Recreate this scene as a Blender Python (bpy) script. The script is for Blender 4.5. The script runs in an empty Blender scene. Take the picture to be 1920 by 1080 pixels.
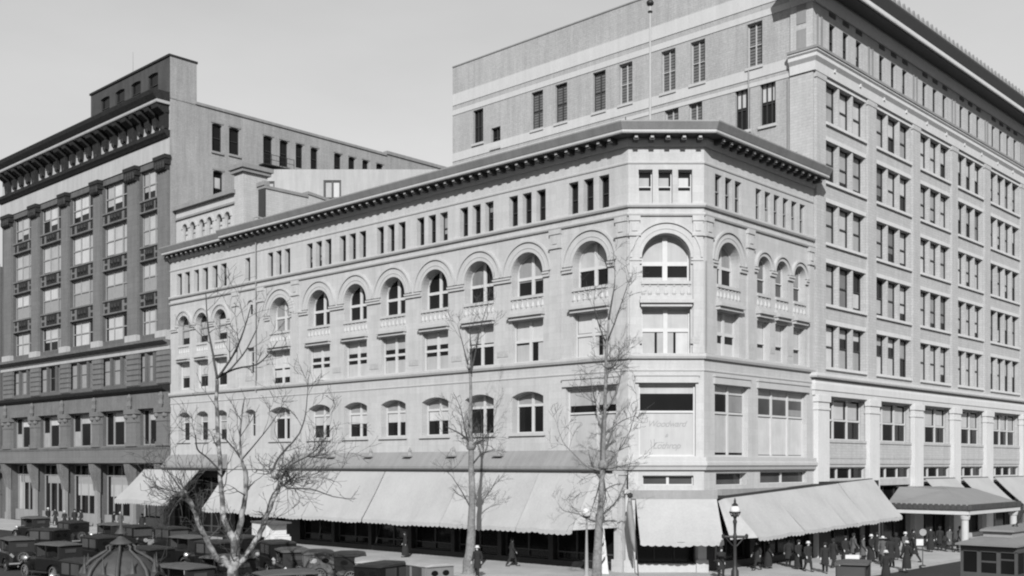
import bpy, bmesh, math, random
from math import sin, cos, pi, radians, sqrt
from mathutils import Vector
random.seed(11)
scene = bpy.context.scene
col = scene.collection

# ------------------------------------------------------------------ camera
cd = bpy.data.cameras.new('camera')
cam = bpy.data.objects.new('camera', cd); col.objects.link(cam)
cam.location = (0, 0, 6.5); cam.rotation_euler = (pi/2, 0, 0)
cd.sensor_fit = 'HORIZONTAL'; cd.sensor_width = 36.0
cd.lens = 36.0*2031/1920
cd.shift_y = 330/1920
cd.clip_start = 0.5; cd.clip_end = 4000
scene.camera = cam

# ------------------------------------------------------------------ sky, sun, exposure
SUN_EL = radians(29)
SUN_VEC = Vector((-0.05, -1.0, 0)).normalized()*cos(SUN_EL) + Vector((0, 0, sin(SUN_EL)))
w = bpy.data.worlds.new('World'); scene.world = w; w.use_nodes = True
nt = w.node_tree; bg = nt.nodes['Background']
sky = nt.nodes.new('ShaderNodeTexSky'); sky.sky_type = 'NISHITA'; sky.sun_disc = False
sky.sun_elevation = SUN_EL; sky.sun_rotation = math.atan2(SUN_VEC.x, SUN_VEC.y)
sky.air_density = 2.0; sky.dust_density = 0.3; sky.ozone_density = 1.0
bw = nt.nodes.new('ShaderNodeSeparateColor')     # black-and-white, blue-sensitive film: the sky is grey and light
wt = nt.nodes.new('ShaderNodeTexCoord'); wm = nt.nodes.new('ShaderNodeMapping'); wm.inputs['Scale'].default_value = (1.2, 1.2, 3.5)
wn = nt.nodes.new('ShaderNodeTexNoise'); wn.inputs['Scale'].default_value = 2.2; wn.inputs['Detail'].default_value = 5; wn.inputs['Roughness'].default_value = 0.55   # thin high haze
wr = nt.nodes.new('ShaderNodeMapRange'); wr.inputs[1].default_value = 0.3; wr.inputs[2].default_value = 0.7; wr.inputs[3].default_value = 0.95; wr.inputs[4].default_value = 1.07
wx = nt.nodes.new('ShaderNodeMath'); wx.operation = 'MULTIPLY'
nt.links.new(wt.outputs['Generated'], wm.inputs[0]); nt.links.new(wm.outputs[0], wn.inputs['Vector']); nt.links.new(wn.outputs[0], wr.inputs[0])
nt.links.new(sky.outputs[0], bw.inputs[0]); nt.links.new(bw.outputs[2], wx.inputs[0]); nt.links.new(wr.outputs[0], wx.inputs[1]); nt.links.new(wx.outputs[0], bg.inputs[0])
bg.inputs[1].default_value = 0.076
sd = bpy.data.lights.new('sun', 'SUN'); sd.energy = 4.1; sd.angle = radians(0.5); sd.color = (1, 1, 1)
sun = bpy.data.objects.new('sun', sd); col.objects.link(sun)
sun.rotation_euler = SUN_VEC.to_track_quat('Z', 'Y').to_euler()
sun.location = (0, -40, 60)
scene.view_settings.view_transform = 'Standard'; scene.view_settings.look = 'None'
scene.view_settings.exposure = 0.6; scene.view_settings.gamma = 1.0
scene.view_settings.use_curve_mapping = False
scene.render.filter_size = 1.9
scene.cycles.pixel_filter_type = 'BLACKMAN_HARRIS'
scene.cycles.filter_width = 2.1
scene.cycles.max_bounces = 5; scene.cycles.diffuse_bounces = 3; scene.cycles.glossy_bounces = 2

# ------------------------------------------------------------------ materials (all grey: the photograph is black and white)
MATS = {}
def mat(name, v, rough=0.8, var=0.12, scale=0.6, streak=0.0, bump=0.0, bscale=8.0, blocks=None, spec=0.3, fine=0.0, orand=0.0):
    m = bpy.data.materials.new(name); m.use_nodes = True
    t = m.node_tree; N = t.nodes; Lk = t.links
    b = N['Principled BSDF']; b.inputs['Roughness'].default_value = rough
    b.inputs['Specular IOR Level'].default_value = spec
    tc = N.new('ShaderNodeTexCoord')
    n1 = N.new('ShaderNodeTexNoise'); n1.inputs['Scale'].default_value = scale; n1.inputs['Detail'].default_value = 6
    n1.inputs['Roughness'].default_value = 0.65
    Lk.new(tc.outputs['Object'], n1.inputs['Vector'])
    mr = N.new('ShaderNodeMapRange'); mr.inputs[1].default_value = 0.25; mr.inputs[2].default_value = 0.75
    mr.inputs[3].default_value = v*(1-var); mr.inputs[4].default_value = v*(1+var)
    Lk.new(n1.outputs[0], mr.inputs[0]); cur = mr.outputs[0]
    def mul(a, sock):
        x = N.new('ShaderNodeMath'); x.operation = 'MULTIPLY'; Lk.new(a, x.inputs[0]); Lk.new(sock, x.inputs[1]); return x.outputs[0]
    if streak:
        mp = N.new('ShaderNodeMapping'); mp.inputs['Scale'].default_value = (1.6, 0.12, 1.0)
        Lk.new(tc.outputs['UV'], mp.inputs[0])
        n2 = N.new('ShaderNodeTexNoise'); n2.inputs['Scale'].default_value = 1.3; n2.inputs['Detail'].default_value = 7
        n2.inputs['Roughness'].default_value = 0.7
        Lk.new(mp.outputs[0], n2.inputs['Vector'])
        m2 = N.new('ShaderNodeMapRange'); m2.inputs[1].default_value = 0.35; m2.inputs[2].default_value = 0.7
        m2.inputs[3].default_value = 1-streak; m2.inputs[4].default_value = 1+streak*0.4
        Lk.new(n2.outputs[0], m2.inputs[0]); cur = mul(cur, m2.outputs[0])
    if fine:
        n4 = N.new('ShaderNodeTexNoise'); n4.inputs['Scale'].default_value = 9.0; n4.inputs['Detail'].default_value = 3
        Lk.new(tc.outputs['Object'], n4.inputs['Vector'])
        m4 = N.new('ShaderNodeMapRange'); m4.inputs[1].default_value = 0.3; m4.inputs[2].default_value = 0.7
        m4.inputs[3].default_value = 1-fine; m4.inputs[4].default_value = 1+fine
        Lk.new(n4.outputs[0], m4.inputs[0]); cur = mul(cur, m4.outputs[0])
    hsock = None
    if blocks:
        bw_, bh_, mort, dark = blocks
        br = N.new('ShaderNodeTexBrick'); br.inputs['Scale'].default_value = 1.0
        br.inputs['Brick Width'].default_value = bw_; br.inputs['Row Height'].default_value = bh_
        br.inputs['Mortar Size'].default_value = mort; br.inputs['Mortar Smooth'].default_value = 0.3
        br.inputs['Color1'].default_value = (1, 1, 1, 1); br.inputs['Color2'].default_value = (0.92, 0.92, 0.92, 1)
        br.inputs['Mortar'].default_value = (dark, dark, dark, 1)
        Lk.new(tc.outputs['UV'], br.inputs['Vector'])
        rb = N.new('ShaderNodeRGBToBW'); Lk.new(br.outputs['Color'], rb.inputs[0]); cur = mul(cur, rb.outputs[0])
        hsock = br.outputs['Fac']
    Lk.new(cur, b.inputs['Base Color'])
    if bump:
        n3 = N.new('ShaderNodeTexNoise'); n3.inputs['Scale'].default_value = bscale; n3.inputs['Detail'].default_value = 5
        Lk.new(tc.outputs['Object'], n3.inputs['Vector'])
        bp = N.new('ShaderNodeBump'); bp.inputs['Strength'].default_value = bump; bp.inputs['Distance'].default_value = 0.05
        Lk.new(n3.outputs[0], bp.inputs['Height']); Lk.new(bp.outputs[0], b.inputs['Normal'])
    if orand:
        oi = N.new('ShaderNodeObjectInfo'); m5 = N.new('ShaderNodeMapRange'); m5.inputs[3].default_value = 1-orand; m5.inputs[4].default_value = 1+orand*.6
        Lk.new(oi.outputs['Random'], m5.inputs[0]); Lk.new(mul(cur, m5.outputs[0]), b.inputs['Base Color'])
    MATS[name] = m
    return m
STONE = mat('pale_limestone', 0.38, 0.85, 0.06, 0.35, streak=0.13, bump=0.12, blocks=(1.25, 0.46, 0.012, 0.87), fine=0.05)
TRIM = mat('pale_trim', 0.365, 0.8, 0.05, 0.8, streak=0.08, fine=0.04)
CREAM = mat('cream_terracotta', 0.47, 0.8, 0.05, 0.5, streak=0.08, fine=0.05)
BUFF = mat('buff_brick', 0.37, 0.9, 0.06, 0.4, streak=0.13, blocks=(0.62, 0.2, 0.02, 0.82), fine=0.08)
SIDEBRICK = mat('side_brick', 0.31, 0.9, 0.10, 0.22, streak=0.16, blocks=(0.5, 0.17, 0.02, 0.85), fine=0.12)
DBRICK = mat('brown_brick', 0.10, 0.9, 0.12, 0.4, streak=0.2, blocks=(0.55, 0.2, 0.02, 0.8), fine=0.12)
NSIDE = mat('grey_party_brick', 0.27, 0.9, 0.12, 0.2, streak=0.2, blocks=(0.5, 0.17, 0.02, 0.85), fine=0.12)
DSTONE = mat('brown_stone', 0.13, 0.85, 0.2, 0.7, streak=0.2, bump=0.4, bscale=5, fine=0.15)
PIERSTONE = mat('brown_pier_stone', 0.135, 0.85, 0.1, 0.4, streak=0.15, blocks=(1.9, 0.5, 0.02, 0.8), fine=0.1)
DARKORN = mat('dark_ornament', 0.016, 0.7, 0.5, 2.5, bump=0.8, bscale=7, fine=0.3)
WHITEFR = mat('white_frieze', 0.33, 0.8, 0.06, 0.6, streak=0.15, fine=0.05)
WHITEWASH = mat('whitewash', 0.40, 0.85, 0.05, 0.3, streak=0.08, fine=0.04)
METALROOF = mat('weathered_tin', 0.21, 0.6, 0.12, 0.5, streak=0.15, fine=0.05)
ROOF = mat('roof_felt', 0.10, 0.95, 0.2, 0.5)
SASHD = mat('dark_sash_paint', 0.03, 0.5, 0.15, 3)
SASHL = mat('light_sash_paint', 0.42, 0.6, 0.06, 3)
SASHM = mat('grey_sash_paint', 0.22, 0.6, 0.1, 3)
BLIND = mat('window_blind', 0.37, 0.55, 0.12, 0.9, streak=0.12, orand=.28)
BLINDG = mat('grey_blind', 0.22, 0.6, 0.15, 0.9, streak=0.15, orand=.4)
SHUTTER = mat('iron_shutter', 0.115, 0.6, 0.1, 1.0, streak=0.1)
PANEL = mat('white_sign_panel', 0.345, 0.7, 0.08, 0.8, streak=0.1)
CANVAS = mat('awning_canvas', 0.305, 0.9, 0.12, 0.35, streak=0.04, bump=0.2, bscale=1.6, fine=0.05)
CANVASD = mat('shabby_canvas', 0.33, 0.9, 0.12, 0.7, streak=0.2)
BLACK = mat('black_iron', 0.02, 0.5, 0.3, 3)
GREYIRON = mat('grey_iron', 0.05, 0.55, 0.3, 3, bump=0.3)
DARKVOID = mat('dark_timber', 0.012, 0.6, 0.3, 2)
ASPHALT = mat('asphalt', 0.02, 0.9, 0.3, 0.25, bump=0.2, bscale=12, fine=0.1)
PAVE = mat('pavement', 0.34, 0.9, 0.18, 0.4, blocks=(1.6, 1.6, 0.02, 0.8), fine=0.06)
KERB = mat('kerb_stone', 0.28, 0.85, 0.1, 1.0)
PAINT = mat('car_paint', 0.007, 0.35, 0.15, 1.5, spec=0.35)
PAINTG = mat('grey_car_paint', 0.05, 0.35, 0.15, 1.5, spec=0.5)
CARROOF = mat('car_roof_fabric', 0.065, 0.65, 0.15, 2)
CARROOFD = mat('dark_roof_fabric', 0.016, 0.6, 0.2, 2)
TYRE = mat('tyre_rubber', 0.02, 0.9, 0.1, 2)
RIM = mat('wheel_spokes', 0.12, 0.6, 0.1, 2)
CHROME = mat('nickel', 0.22, 0.3, 0.1, 2, spec=0.8)
BARK = mat('dark_bark', 0.05, 0.95, 0.35, 2.5, bump=0.6, bscale=14, fine=0.25)
SKIN = mat('skin', 0.35, 0.6, 0.05, 5)
CLOTHD = mat('dark_wool', 0.018, 0.95, 0.2, 5)
CLOTHM = mat('grey_wool', 0.07, 0.95, 0.2, 5)
CLOTHL = mat('pale_cloth', 0.45, 0.9, 0.1, 5)
HAIR = mat('dark_hair', 0.02, 0.6, 0.2, 9)
GLOBE = mat('opal_glass', 0.5, 0.25, 0.03, 2, spec=0.5)
TRAM = mat('streetcar_paint', 0.06, 0.5, 0.15, 1.0, streak=0.15, spec=0.4)
TRAMROOF = mat('streetcar_roof', 0.17, 0.7, 0.12, 1.0, streak=0.1)
LETTER = mat('sign_lettering', 0.235, 0.7, 0.1, 3)
POLEW = mat('white_pole_paint', 0.33, 0.5, 0.05, 2)
def glass(name, v, rough, spec):
    m = bpy.data.materials.new(name); m.use_nodes = True
    t = m.node_tree; b = t.nodes['Principled BSDF']
    tc = t.nodes.new('ShaderNodeTexCoord'); n = t.nodes.new('ShaderNodeTexNoise'); n.inputs['Scale'].default_value = 0.5
    t.links.new(tc.outputs['Object'], n.inputs['Vector'])
    mr = t.nodes.new('ShaderNodeMapRange'); mr.inputs[3].default_value = v*0.4; mr.inputs[4].default_value = v*1.8
    t.links.new(n.outputs[0], mr.inputs[0]); t.links.new(mr.outputs[0], b.inputs['Base Color'])
    b.inputs['Roughness'].default_value = rough; b.inputs['Specular IOR Level'].default_value = spec
    bp = t.nodes.new('ShaderNodeBump'); bp.inputs['Strength'].default_value = 0.06
    t.links.new(n.outputs[0], bp.inputs['Height']); t.links.new(bp.outputs[0], b.inputs['Normal'])
    return m
GLASS = glass('window_glass', 0.007, 0.08, 0.22)
GLASSG = glass('grey_window_glass', 0.05, 0.12, 0.35)
# mottled sycamore bark: pale with darker flakes
def sycamore():
    m = bpy.data.materials.new('sycamore_bark'); m.use_nodes = True
    t = m.node_tree; b = t.nodes['Principled BSDF']; b.inputs['Roughness'].default_value = 0.9
    tc = t.nodes.new('ShaderNodeTexCoord'); n = t.nodes.new('ShaderNodeTexNoise')
    n.inputs['Scale'].default_value = 2.6; n.inputs['Detail'].default_value = 5; n.inputs['Roughness'].default_value = 0.6
    t.links.new(tc.outputs['Object'], n.inputs['Vector'])
    cr = t.nodes.new('ShaderNodeValToRGB'); cr.color_ramp.elements[0].position = 0.42; cr.color_ramp.elements[0].color = (.045, .045, .045, 1)
    cr.color_ramp.elements[1].position = 0.6; cr.color_ramp.elements[1].color = (.25, .25, .25, 1)
    t.links.new(n.outputs[0], cr.inputs[0]); t.links.new(cr.outputs[0], b.inputs['Base Color'])
    return m
SYC = sycamore()
PALEBARK = mat('pale_grey_bark', 0.15, 0.95, 0.35, 1.6, bump=0.5, bscale=10, fine=0.25)

# ------------------------------------------------------------------ mesh helpers
class Frame:
    def __init__(s, o, d, n): s.o = Vector((o[0], o[1], 0)); s.d = Vector((d[0], d[1], 0)); s.n = Vector((n[0], n[1], 0))
    def p(s, u, n, z): return s.o + s.d*u + s.n*n + Vector((0, 0, z))
IDF = Frame((0, 0), (1, 0), (0, -1))
class MB:
    def __init__(s): s.v = []; s.f = []; s.uv = []; s.m = []; s.mi = 0
    def add(s, pts, faces, uvs=None):
        b = len(s.v); s.v += [Vector(p) for p in pts]
        s.uv += uvs if uvs else [(p[0]+p[1], p[2]) for p in pts]
        for f in faces: s.f.append([b+i for i in f]); s.m.append(s.mi)
    def quad(s, fr, c, uv=None):
        s.add([fr.p(*q) for q in c], [list(range(len(c)))], [(q[0]+q[1], q[2]) for q in c])
    def box(s, fr, u0, u1, n0, n1, z0, z1, taper=0):
        c = [(u0, n0, z0), (u1, n0, z0), (u1, n1, z0), (u0, n1, z0), (u0+taper, n0, z1), (u1-taper, n0, z1), (u1-taper, n1-taper, z1), (u0+taper, n1-taper, z1)]
        s.add([fr.p(*q) for q in c], [[0, 1, 2, 3], [4, 7, 6, 5], [0, 4, 5, 1], [1, 5, 6, 2], [2, 6, 7, 3], [3, 7, 4, 0]], [(q[0]+q[1], q[2]) for q in c])
    def prism(s, fr, prof, u0, u1):            # prof: closed (n,z) polygon extruded along u
        k = len(prof); c = [(u0, a, b) for a, b in prof] + [(u1, a, b) for a, b in prof]
        F = [list(range(k)), list(range(2*k-1, k-1, -1))] + [[i, k+i, k+(i+1) % k, (i+1) % k] for i in range(k)]
        s.add([fr.p(*q) for q in c], F, [(q[0]+q[1], q[2]) for q in c])
    def plate(s, fr, poly, n0, n1):            # poly: closed (u,z) polygon with thickness n0..n1
        k = len(poly); c = [(a, n0, b) for a, b in poly] + [(a, n1, b) for a, b in poly]
        F = [list(range(k)), list(range(2*k-1, k-1, -1))] + [[i, k+i, k+(i+1) % k, (i+1) % k] for i in range(k)]
        s.add([fr.p(*q) for q in c], F, [(q[0]+q[1], q[2]) for q in c])
    def ring(s, fr, uc, zc, r0, r1, n0, n1, a0=0, a1=pi, seg=20):
        for i in range(seg):
            A = a0+(a1-a0)*i/seg; B = a0+(a1-a0)*(i+1)/seg
            q = [(uc+r*cos(t), zc+r*sin(t)) for r, t in ((r0, A), (r1, A), (r1, B), (r0, B))]
            s.add([fr.p(a, n1, b) for a, b in q], [[0, 1, 2, 3]], q)
            s.add([fr.p(q[1][0], n0, q[1][1]), fr.p(q[1][0], n1, q[1][1]), fr.p(q[2][0], n1, q[2][1]), fr.p(q[2][0], n0, q[2][1])], [[0, 1, 2, 3]])
            s.add([fr.p(q[0][0], n0, q[0][1]), fr.p(q[0][0], n1, q[0][1]), fr.p(q[3][0], n1, q[3][1]), fr.p(q[3][0], n0, q[3][1])], [[0, 1, 2, 3]])
        for t in (a0, a1):
            s.add([fr.p(uc+r*cos(t), n, zc+r*sin(t)) for r, n in ((r0, n0), (r1, n0), (r1, n1), (r0, n1))], [[0, 1, 2, 3]])
    def lathe(s, c, prof, seg=12):             # prof: (r,z) list from bottom to top
        b = []
        for r, z in prof: b += [(c[0]+r*cos(2*pi*i/seg), c[1]+r*sin(2*pi*i/seg), c[2]+z) for i in range(seg)]
        F = []
        for j in range(len(prof)-1):
            for i in range(seg): F.append([j*seg+i, j*seg+(i+1) % seg, (j+1)*seg+(i+1) % seg, (j+1)*seg+i])
        F.append(list(range(seg-1, -1, -1))); F.append([(len(prof)-1)*seg+i for i in range(seg)])
        s.add(b, F)
    def tube(s, pts, rad, seg=6):              # pts: polyline, rad: one radius per point
        pts = [Vector(p) for p in pts]; base = []; ref = None
        for i, p in enumerate(pts):
            t = (pts[min(i+1, len(pts)-1)]-pts[max(i-1, 0)]).normalized()
            if ref is None: ref = t.orthogonal().normalized()
            a = (ref - t*ref.dot(t)); a = a.normalized() if a.length > 1e-6 else t.orthogonal().normalized(); ref = a; bb = t.cross(a)
            base += [p + a*rad[i]*cos(2*pi*k/seg) + bb*rad[i]*sin(2*pi*k/seg) for k in range(seg)]
        F = []
        for j in range(len(pts)-1):
            for k in range(seg): F.append([j*seg+k, j*seg+(k+1) % seg, (j+1)*seg+(k+1) % seg, (j+1)*seg+k])
        F.append(list(range(seg-1, -1, -1))); F.append([(len(pts)-1)*seg+k for k in range(seg)])
        s.add(base, F)
    def loft(s, rings, seg=14):                # rings: (cx,cy,z,rx,ry)
        base = []
        for cx, cy, z, rx, ry in rings: base += [(cx+rx*cos(2*pi*k/seg), cy+ry*sin(2*pi*k/seg), z) for k in range(seg)]
        F = []
        for j in range(len(rings)-1):
            for k in range(seg): F.append([j*seg+k, j*seg+(k+1) % seg, (j+1)*seg+(k+1) % seg, (j+1)*seg+k])
        F.append(list(range(seg-1, -1, -1))); F.append([(len(rings)-1)*seg+k for k in range(seg)])
        s.add(base, F)
    def sweep(s, path, prof, caps=True):       # plan polyline swept with a closed (n,z) profile, mitred; outward = right of travel
        P = [Vector((p[0], p[1], 0)) for p in path]; k = len(prof); base = []; uvs = []; dist = 0
        for i, p in enumerate(P):
            d0 = (P[i]-P[i-1]).normalized() if i else None
            d1 = (P[i+1]-P[i]).normalized() if i < len(P)-1 else None
            if i: dist += (P[i]-P[i-1]).length
            n0 = Vector((d0.y, -d0.x, 0)) if d0 else None; n1 = Vector((d1.y, -d1.x, 0)) if d1 else None
            if n0 and n1:
                m = (n0+n1).normalized(); m = m/m.dot(n0)
            else: m = n0 or n1
            for a, z in prof: base.append(p+m*a+Vector((0, 0, z))); uvs.append((dist, z+a))
        F = []
        for j in range(len(P)-1):
            for i in range(k): F.append([j*k+i, (j+1)*k+i, (j+1)*k+(i+1) % k, j*k+(i+1) % k])
        if caps: F.append(list(range(k))); F.append([(len(P)-1)*k+i for i in range(k-1, -1, -1)])
        s.add(base, F, uvs)
    def poly(s, pts): s.add(pts, [list(range(len(pts)))])
    def build(s, name, m, parent=None, smooth=False):
        me = bpy.data.meshes.new(name); o = bpy.data.objects.new(name, me); col.objects.link(o)
        off = Vector((0, 0, 0)); q = parent
        while q is not None: off += q.location; q = q.parent
        me.from_pydata([tuple(v-off) for v in s.v], [], s.f)
        ul = me.uv_layers.new(name='UVMap')
        for L in me.loops: ul.data[L.index].uv = s.uv[L.vertex_index]
        for x in (m if isinstance(m, (list, tuple)) else [m]): me.materials.append(x)
        for i, p in enumerate(me.polygons): p.material_index = s.m[i]; p.use_smooth = smooth
        if parent is not None: o.parent = parent
        return o
def thing(name, label, cat, loc=(0, 0, 0), rz=0, group=None):
    o = bpy.data.objects.new(name, None); o.empty_display_size = 0.3; col.objects.link(o)
    o.location = loc; o.rotation_euler = (0, 0, rz); o['label'] = label; o['category'] = cat
    if group: o['group'] = group
    return o
def tag(o, label, cat, group=None):
    o['label'] = label; o['category'] = cat
    if group: o['group'] = group
    return o
def struct(o, kind='structure'): o['kind'] = kind; return o
def dup(root, loc, rz, label, group=None):
    r = root.copy(); col.objects.link(r); r.location = loc; r.rotation_euler = (0, 0, rz); r['label'] = label
    if group: r['group'] = group
    for ch in list(root.children):
        c = ch.copy(); col.objects.link(c); c.parent = r
        for g in list(ch.children):
            e = g.copy(); col.objects.link(e); e.parent = c
    return r

# ------------------------------------------------------------------ street geometry
P0 = Vector((6.87, 64.0, 0)); P1 = Vector((11.34, 64.0, 0))       # the two ends of the chamfered corner
dL = Vector((-.7285, .685, 0)).normalized(); nL = Vector((dL.y*-1, dL.x, 0))   # left street front, outward normal
dR = Vector((.685, .7285, 0)).normalized(); nR = Vector((dR.y, -dR.x, 0))
FL = Frame(P0, dL, nL); FR = Frame(P1, dR, nR); FC = Frame(P0, (1, 0), (0, -1))
CW = P1.x-P0.x
def Lp(u, n=0, z=0): return FL.p(u, n, z)
def Rp(u, n=0, z=0): return FR.p(u, n, z)

# ------------------------------------------------------------------ wall with openings
def op(a, b, z0, z1, shape='rect', rise=0.0):
    if a > b: a, b = b, a
    return dict(a=a, b=b, z0=z0, z1=z1, shape=shape, rise=(b-a)/2 if shape == 'arch' else rise)
def top(o, u):
    if o['shape'] == 'rect': return o['z1']
    h = (o['b']-o['a'])/2; r = o['rise']; R = (h*h+r*r)/(2*r); c = (o['a']+o['b'])/2
    return o['z1']-R+sqrt(max(0, R*R-(u-c)**2))
def samples(o, a, b):
    if o['shape'] == 'rect': return [a, b]
    k = 18
    if o['shape'] == 'arch':
        c = (o['a']+o['b'])/2; h = (o['b']-o['a'])/2
        us = [c-h*cos(pi*i/k) for i in range(k+1)]
        return [a]+[u for u in us if a+1e-4 < u < b-1e-4]+[b]
    return [a+(b-a)*i/k for i in range(k+1)]
def wall(mb, fr, u0, u1, z0, z1, ops, depth, n=0.0):
    us = sorted(set([u0, u1]+[x for o in ops for x in (o['a'], o['b'])])); zs = sorted(set([z0, z1]+[x for o in ops for x in (o['z0'], o['z1'])]))
    for i in range(len(us)-1):
        run = None
        for j in range(len(zs)-1):
            cu = (us[i]+us[i+1])/2; cz = (zs[j]+zs[j+1])/2
            hole = any(o['a'] < cu < o['b'] and o['z0'] < cz < o['z1'] for o in ops)
            if not hole:
                if run is None: run = zs[j]
            if run is not None and (hole or j == len(zs)-2):
                e = zs[j] if hole else zs[j+1]
                mb.quad(fr, [(us[i], n, run), (us[i+1], n, run), (us[i+1], n, e), (us[i], n, e)]); run = None
    for o in ops:
        d = n-o.get('depth', depth); S = samples(o, o['a'], o['b'])
        za, zb = top(o, o['a']), top(o, o['b'])
        mb.quad(fr, [(o['a'], n, o['z0']), (o['a'], d, o['z0']), (o['a'], d, za), (o['a'], n, za)])
        mb.quad(fr, [(o['b'], n, o['z0']), (o['b'], d, o['z0']), (o['b'], d, zb), (o['b'], n, zb)])
        mb.quad(fr, [(o['a'], n, o['z0']), (o['b'], n, o['z0']), (o['b'], d, o['z0']), (o['a'], d, o['z0'])])
        for p, q in zip(S[:-1], S[1:]):
            tp, tq = top(o, p), top(o, q)
            mb.quad(fr, [(p, n, tp), (q, n, tq), (q, d, tq), (p, d, tp)])
            if o['shape'] != 'rect': mb.quad(fr, [(p, n, tp), (q, n, tq), (q, n, o['z1']), (p, n, o['z1'])])
def strip(mb, fr, o, a, b, z0, z1, n):          # area of an opening between a..b, z0..min(z1, curve)
    for p, q in zip(*(lambda S: (S[:-1], S[1:]))(samples(o, a, b))):
        tp, tq = min(z1, top(o, p)), min(z1, top(o, q))
        if tp > z0+1e-3 or tq > z0+1e-3: mb.quad(fr, [(p, n, z0), (q, n, z0), (q, n, max(z0, tq)), (p, n, max(z0, tp))])
def win_frame(mb, fr, o, d, cols=(), rows=(), fw=0.07, mw=0.08, proud=0.06):
    a, b, z0 = o['a'], o['b'], o['z0']; n0, n1 = d-0.03, d+proud
    mb.box(fr, a, a+fw, n0, n1, z0, top(o, a+fw)); mb.box(fr, b-fw, b, n0, n1, z0, top(o, b-fw)); mb.box(fr, a+fw, b-fw, n0, n1-.002, z0, z0+fw)
    S = samples(o, a+fw, b-fw)
    for p, q in zip(S[:-1], S[1:]):
        tp, tq = top(o, p), top(o, q)
        mb.plate(fr, [(p, tp-fw*1.2), (q, tq-fw*1.2), (q, tq), (p, tp)], n0, n1-.004)
    for c in cols:
        u = a+(b-a)*c; mb.box(fr, u-mw/2, u+mw/2, n0, n1+.01, z0+fw, top(o, u)-.02)
    for z in rows:
        e = fw
        if o['shape'] == 'arch' and z > o['z1']-o['rise']:
            h = o['z1']-o['rise']; e = fw+o['rise']-sqrt(max(0, o['rise']**2-(z-h)**2))
        mb.box(fr, a+e, b-e, n0, n1+.005, z-mw*.4, z+mw*.4)
def window(bld, fr, o, depth, cols=(), rows=(), fw=0.07, mw=0.08, fm=None, blinds=(), bm=None, gm=None, n=0.0, name='window', sill=None, sm=None):
    """frame (the part) > pane, blind, sill.  blinds: (u fraction 0, 1, z bottom, z top)"""
    d = n-o.get('depth', depth)
    f = MB(); win_frame(f, fr, o, d, cols, rows, fw, mw); fo = f.build(name, fm or SASHL, bld)
    g = MB(); strip(g, fr, o, o['a'], o['b'], o['z0'], 99, d-0.028); g.build('pane', gm or GLASS, fo)
    W = o['b']-o['a']
    for t in blinds:
        b = MB(); strip(b, fr, o, o['a']+W*t[0], o['a']+W*t[1], t[2], t[3], d-0.012)
        if b.f: b.build('blind', (t[4] if len(t) > 4 else None) or bm or BLIND, fo)
    if sill:
        s = MB(); s.box(fr, o['a']-sill, o['b']+sill, n, n+.14, o['z0']-.2, o['z0']); s.build('sill', sm or TRIM, fo)
    return fo

# ================================================================== GROUND
g = MB(); g.poly([(-1500, -300, 0), (1500, -300, 0), (1500, 2500, 0), (-1500, 2500, 0)]); struct(g.build('road', ASPHALT))
def pave_poly(offs_l, offs_r, z):
    a = Lp(130, offs_l, z); q = Lp(offs_l*.2, offs_l, z)
    return a
sw = MB()
SL, SR = 7.6, 8.6
path = [Lp(160), P0, P1, Rp(120)]
sw.sweep(path, [(-3, 0.0), (SL, 0.0), (SL, .13), (-3, .13)]); so = sw.build('pavement', PAVE); struct(so)
kb = MB(); kb.sweep(path, [(SL+.002, 0.0), (SL+.17, 0.0), (SL+.17, .128), (SL+.002, .132)]); struct(kb.build('kerb', KERB))
np_ = MB(); np_.add([Lp(160, 20.5, .12), Lp(-3, 20.5, .12), Lp(-3, 75, .12), Lp(160, 75, .12), Lp(160, 20.5, 0), Lp(-3, 20.5, 0), Lp(-3, 75, 0), Lp(160, 75, 0)],
     [[0, 1, 2, 3], [0, 4, 5, 1], [1, 5, 6, 2], [3, 2, 6, 7], [0, 3, 7, 4]]); struct(np_.build('park_path', mat('park_gravel', 0.03, 0.95, 0.25, 0.5)))
rails = MB()
for off in (13.2, 14.65, 16.6, 18.05):
    rails.box(FR, -30, 120, off-.05, off+.05, .0, .012)
struct(rails.build('tram_track', GREYIRON))

# ================================================================== CORNER STORE
cs = thing('corner_store', 'pale stone corner department store with chamfered corner, arched windows and deep cornice', 'building', (9.1, 64, 0))
LU = 52.8; RU = 13.4
EL = Lp(LU); ER = Rp(RU)
cpath = [EL, P0, P1, ER]
D1 = 0.42
z_at0, z_at1 = 21.9, 23.9
# openings ---------------------------------------------------------
attL = [(51.64, 50.75), (50.28, 49.36), (48.66, 47.82), (47.23, 46.31), (45.61, 44.74), (44.23, 43.3), (40.45, 39.69)]
for c in (35.55, 30.15, 25.95, 21.5, 17.1, 12.7, 8.1, 3.02):
    for k in (-1, 0, 1): attL.append((c+k*1.2-.39, c+k*1.2+.39))
archL = [(2.88, 1.36), (8.07, 1.36), (12.45, 1.36), (16.8, 1.34), (21.26, 1.34), (25.6, 1.34), (30.12, 1.38), (35.35, 1.36)]
triL = [(50.35, .98), (47.27, .98), (44.22, 1.0)]
IMP = 18.62
opsL = []; OL = {}
for i, (a, b) in enumerate(attL): OL['att%d' % i] = op(a, b, z_at0, z_at1)
for i, (c, r) in enumerate(archL): OL['arc%d' % i] = op(c-r, c+r, 17.32, IMP+r+.08, 'arch')
for i, (c, r) in enumerate(triL): OL['tri%d' % i] = op(c-r*.98, c+r*.98, 17.3, IMP+r+.35, 'arch')
for i, (c, r) in enumerate(archL): OL['thi%d' % i] = op(c-r, c+r, 13.05, 15.75)
for i, (c, r) in enumerate(triL): OL['tht%d' % i] = op(c-.98, c+.98, 13.25, 15.75)
OL['thn'] = op(39.1, 40.3, 13.9, 16.3)
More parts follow.
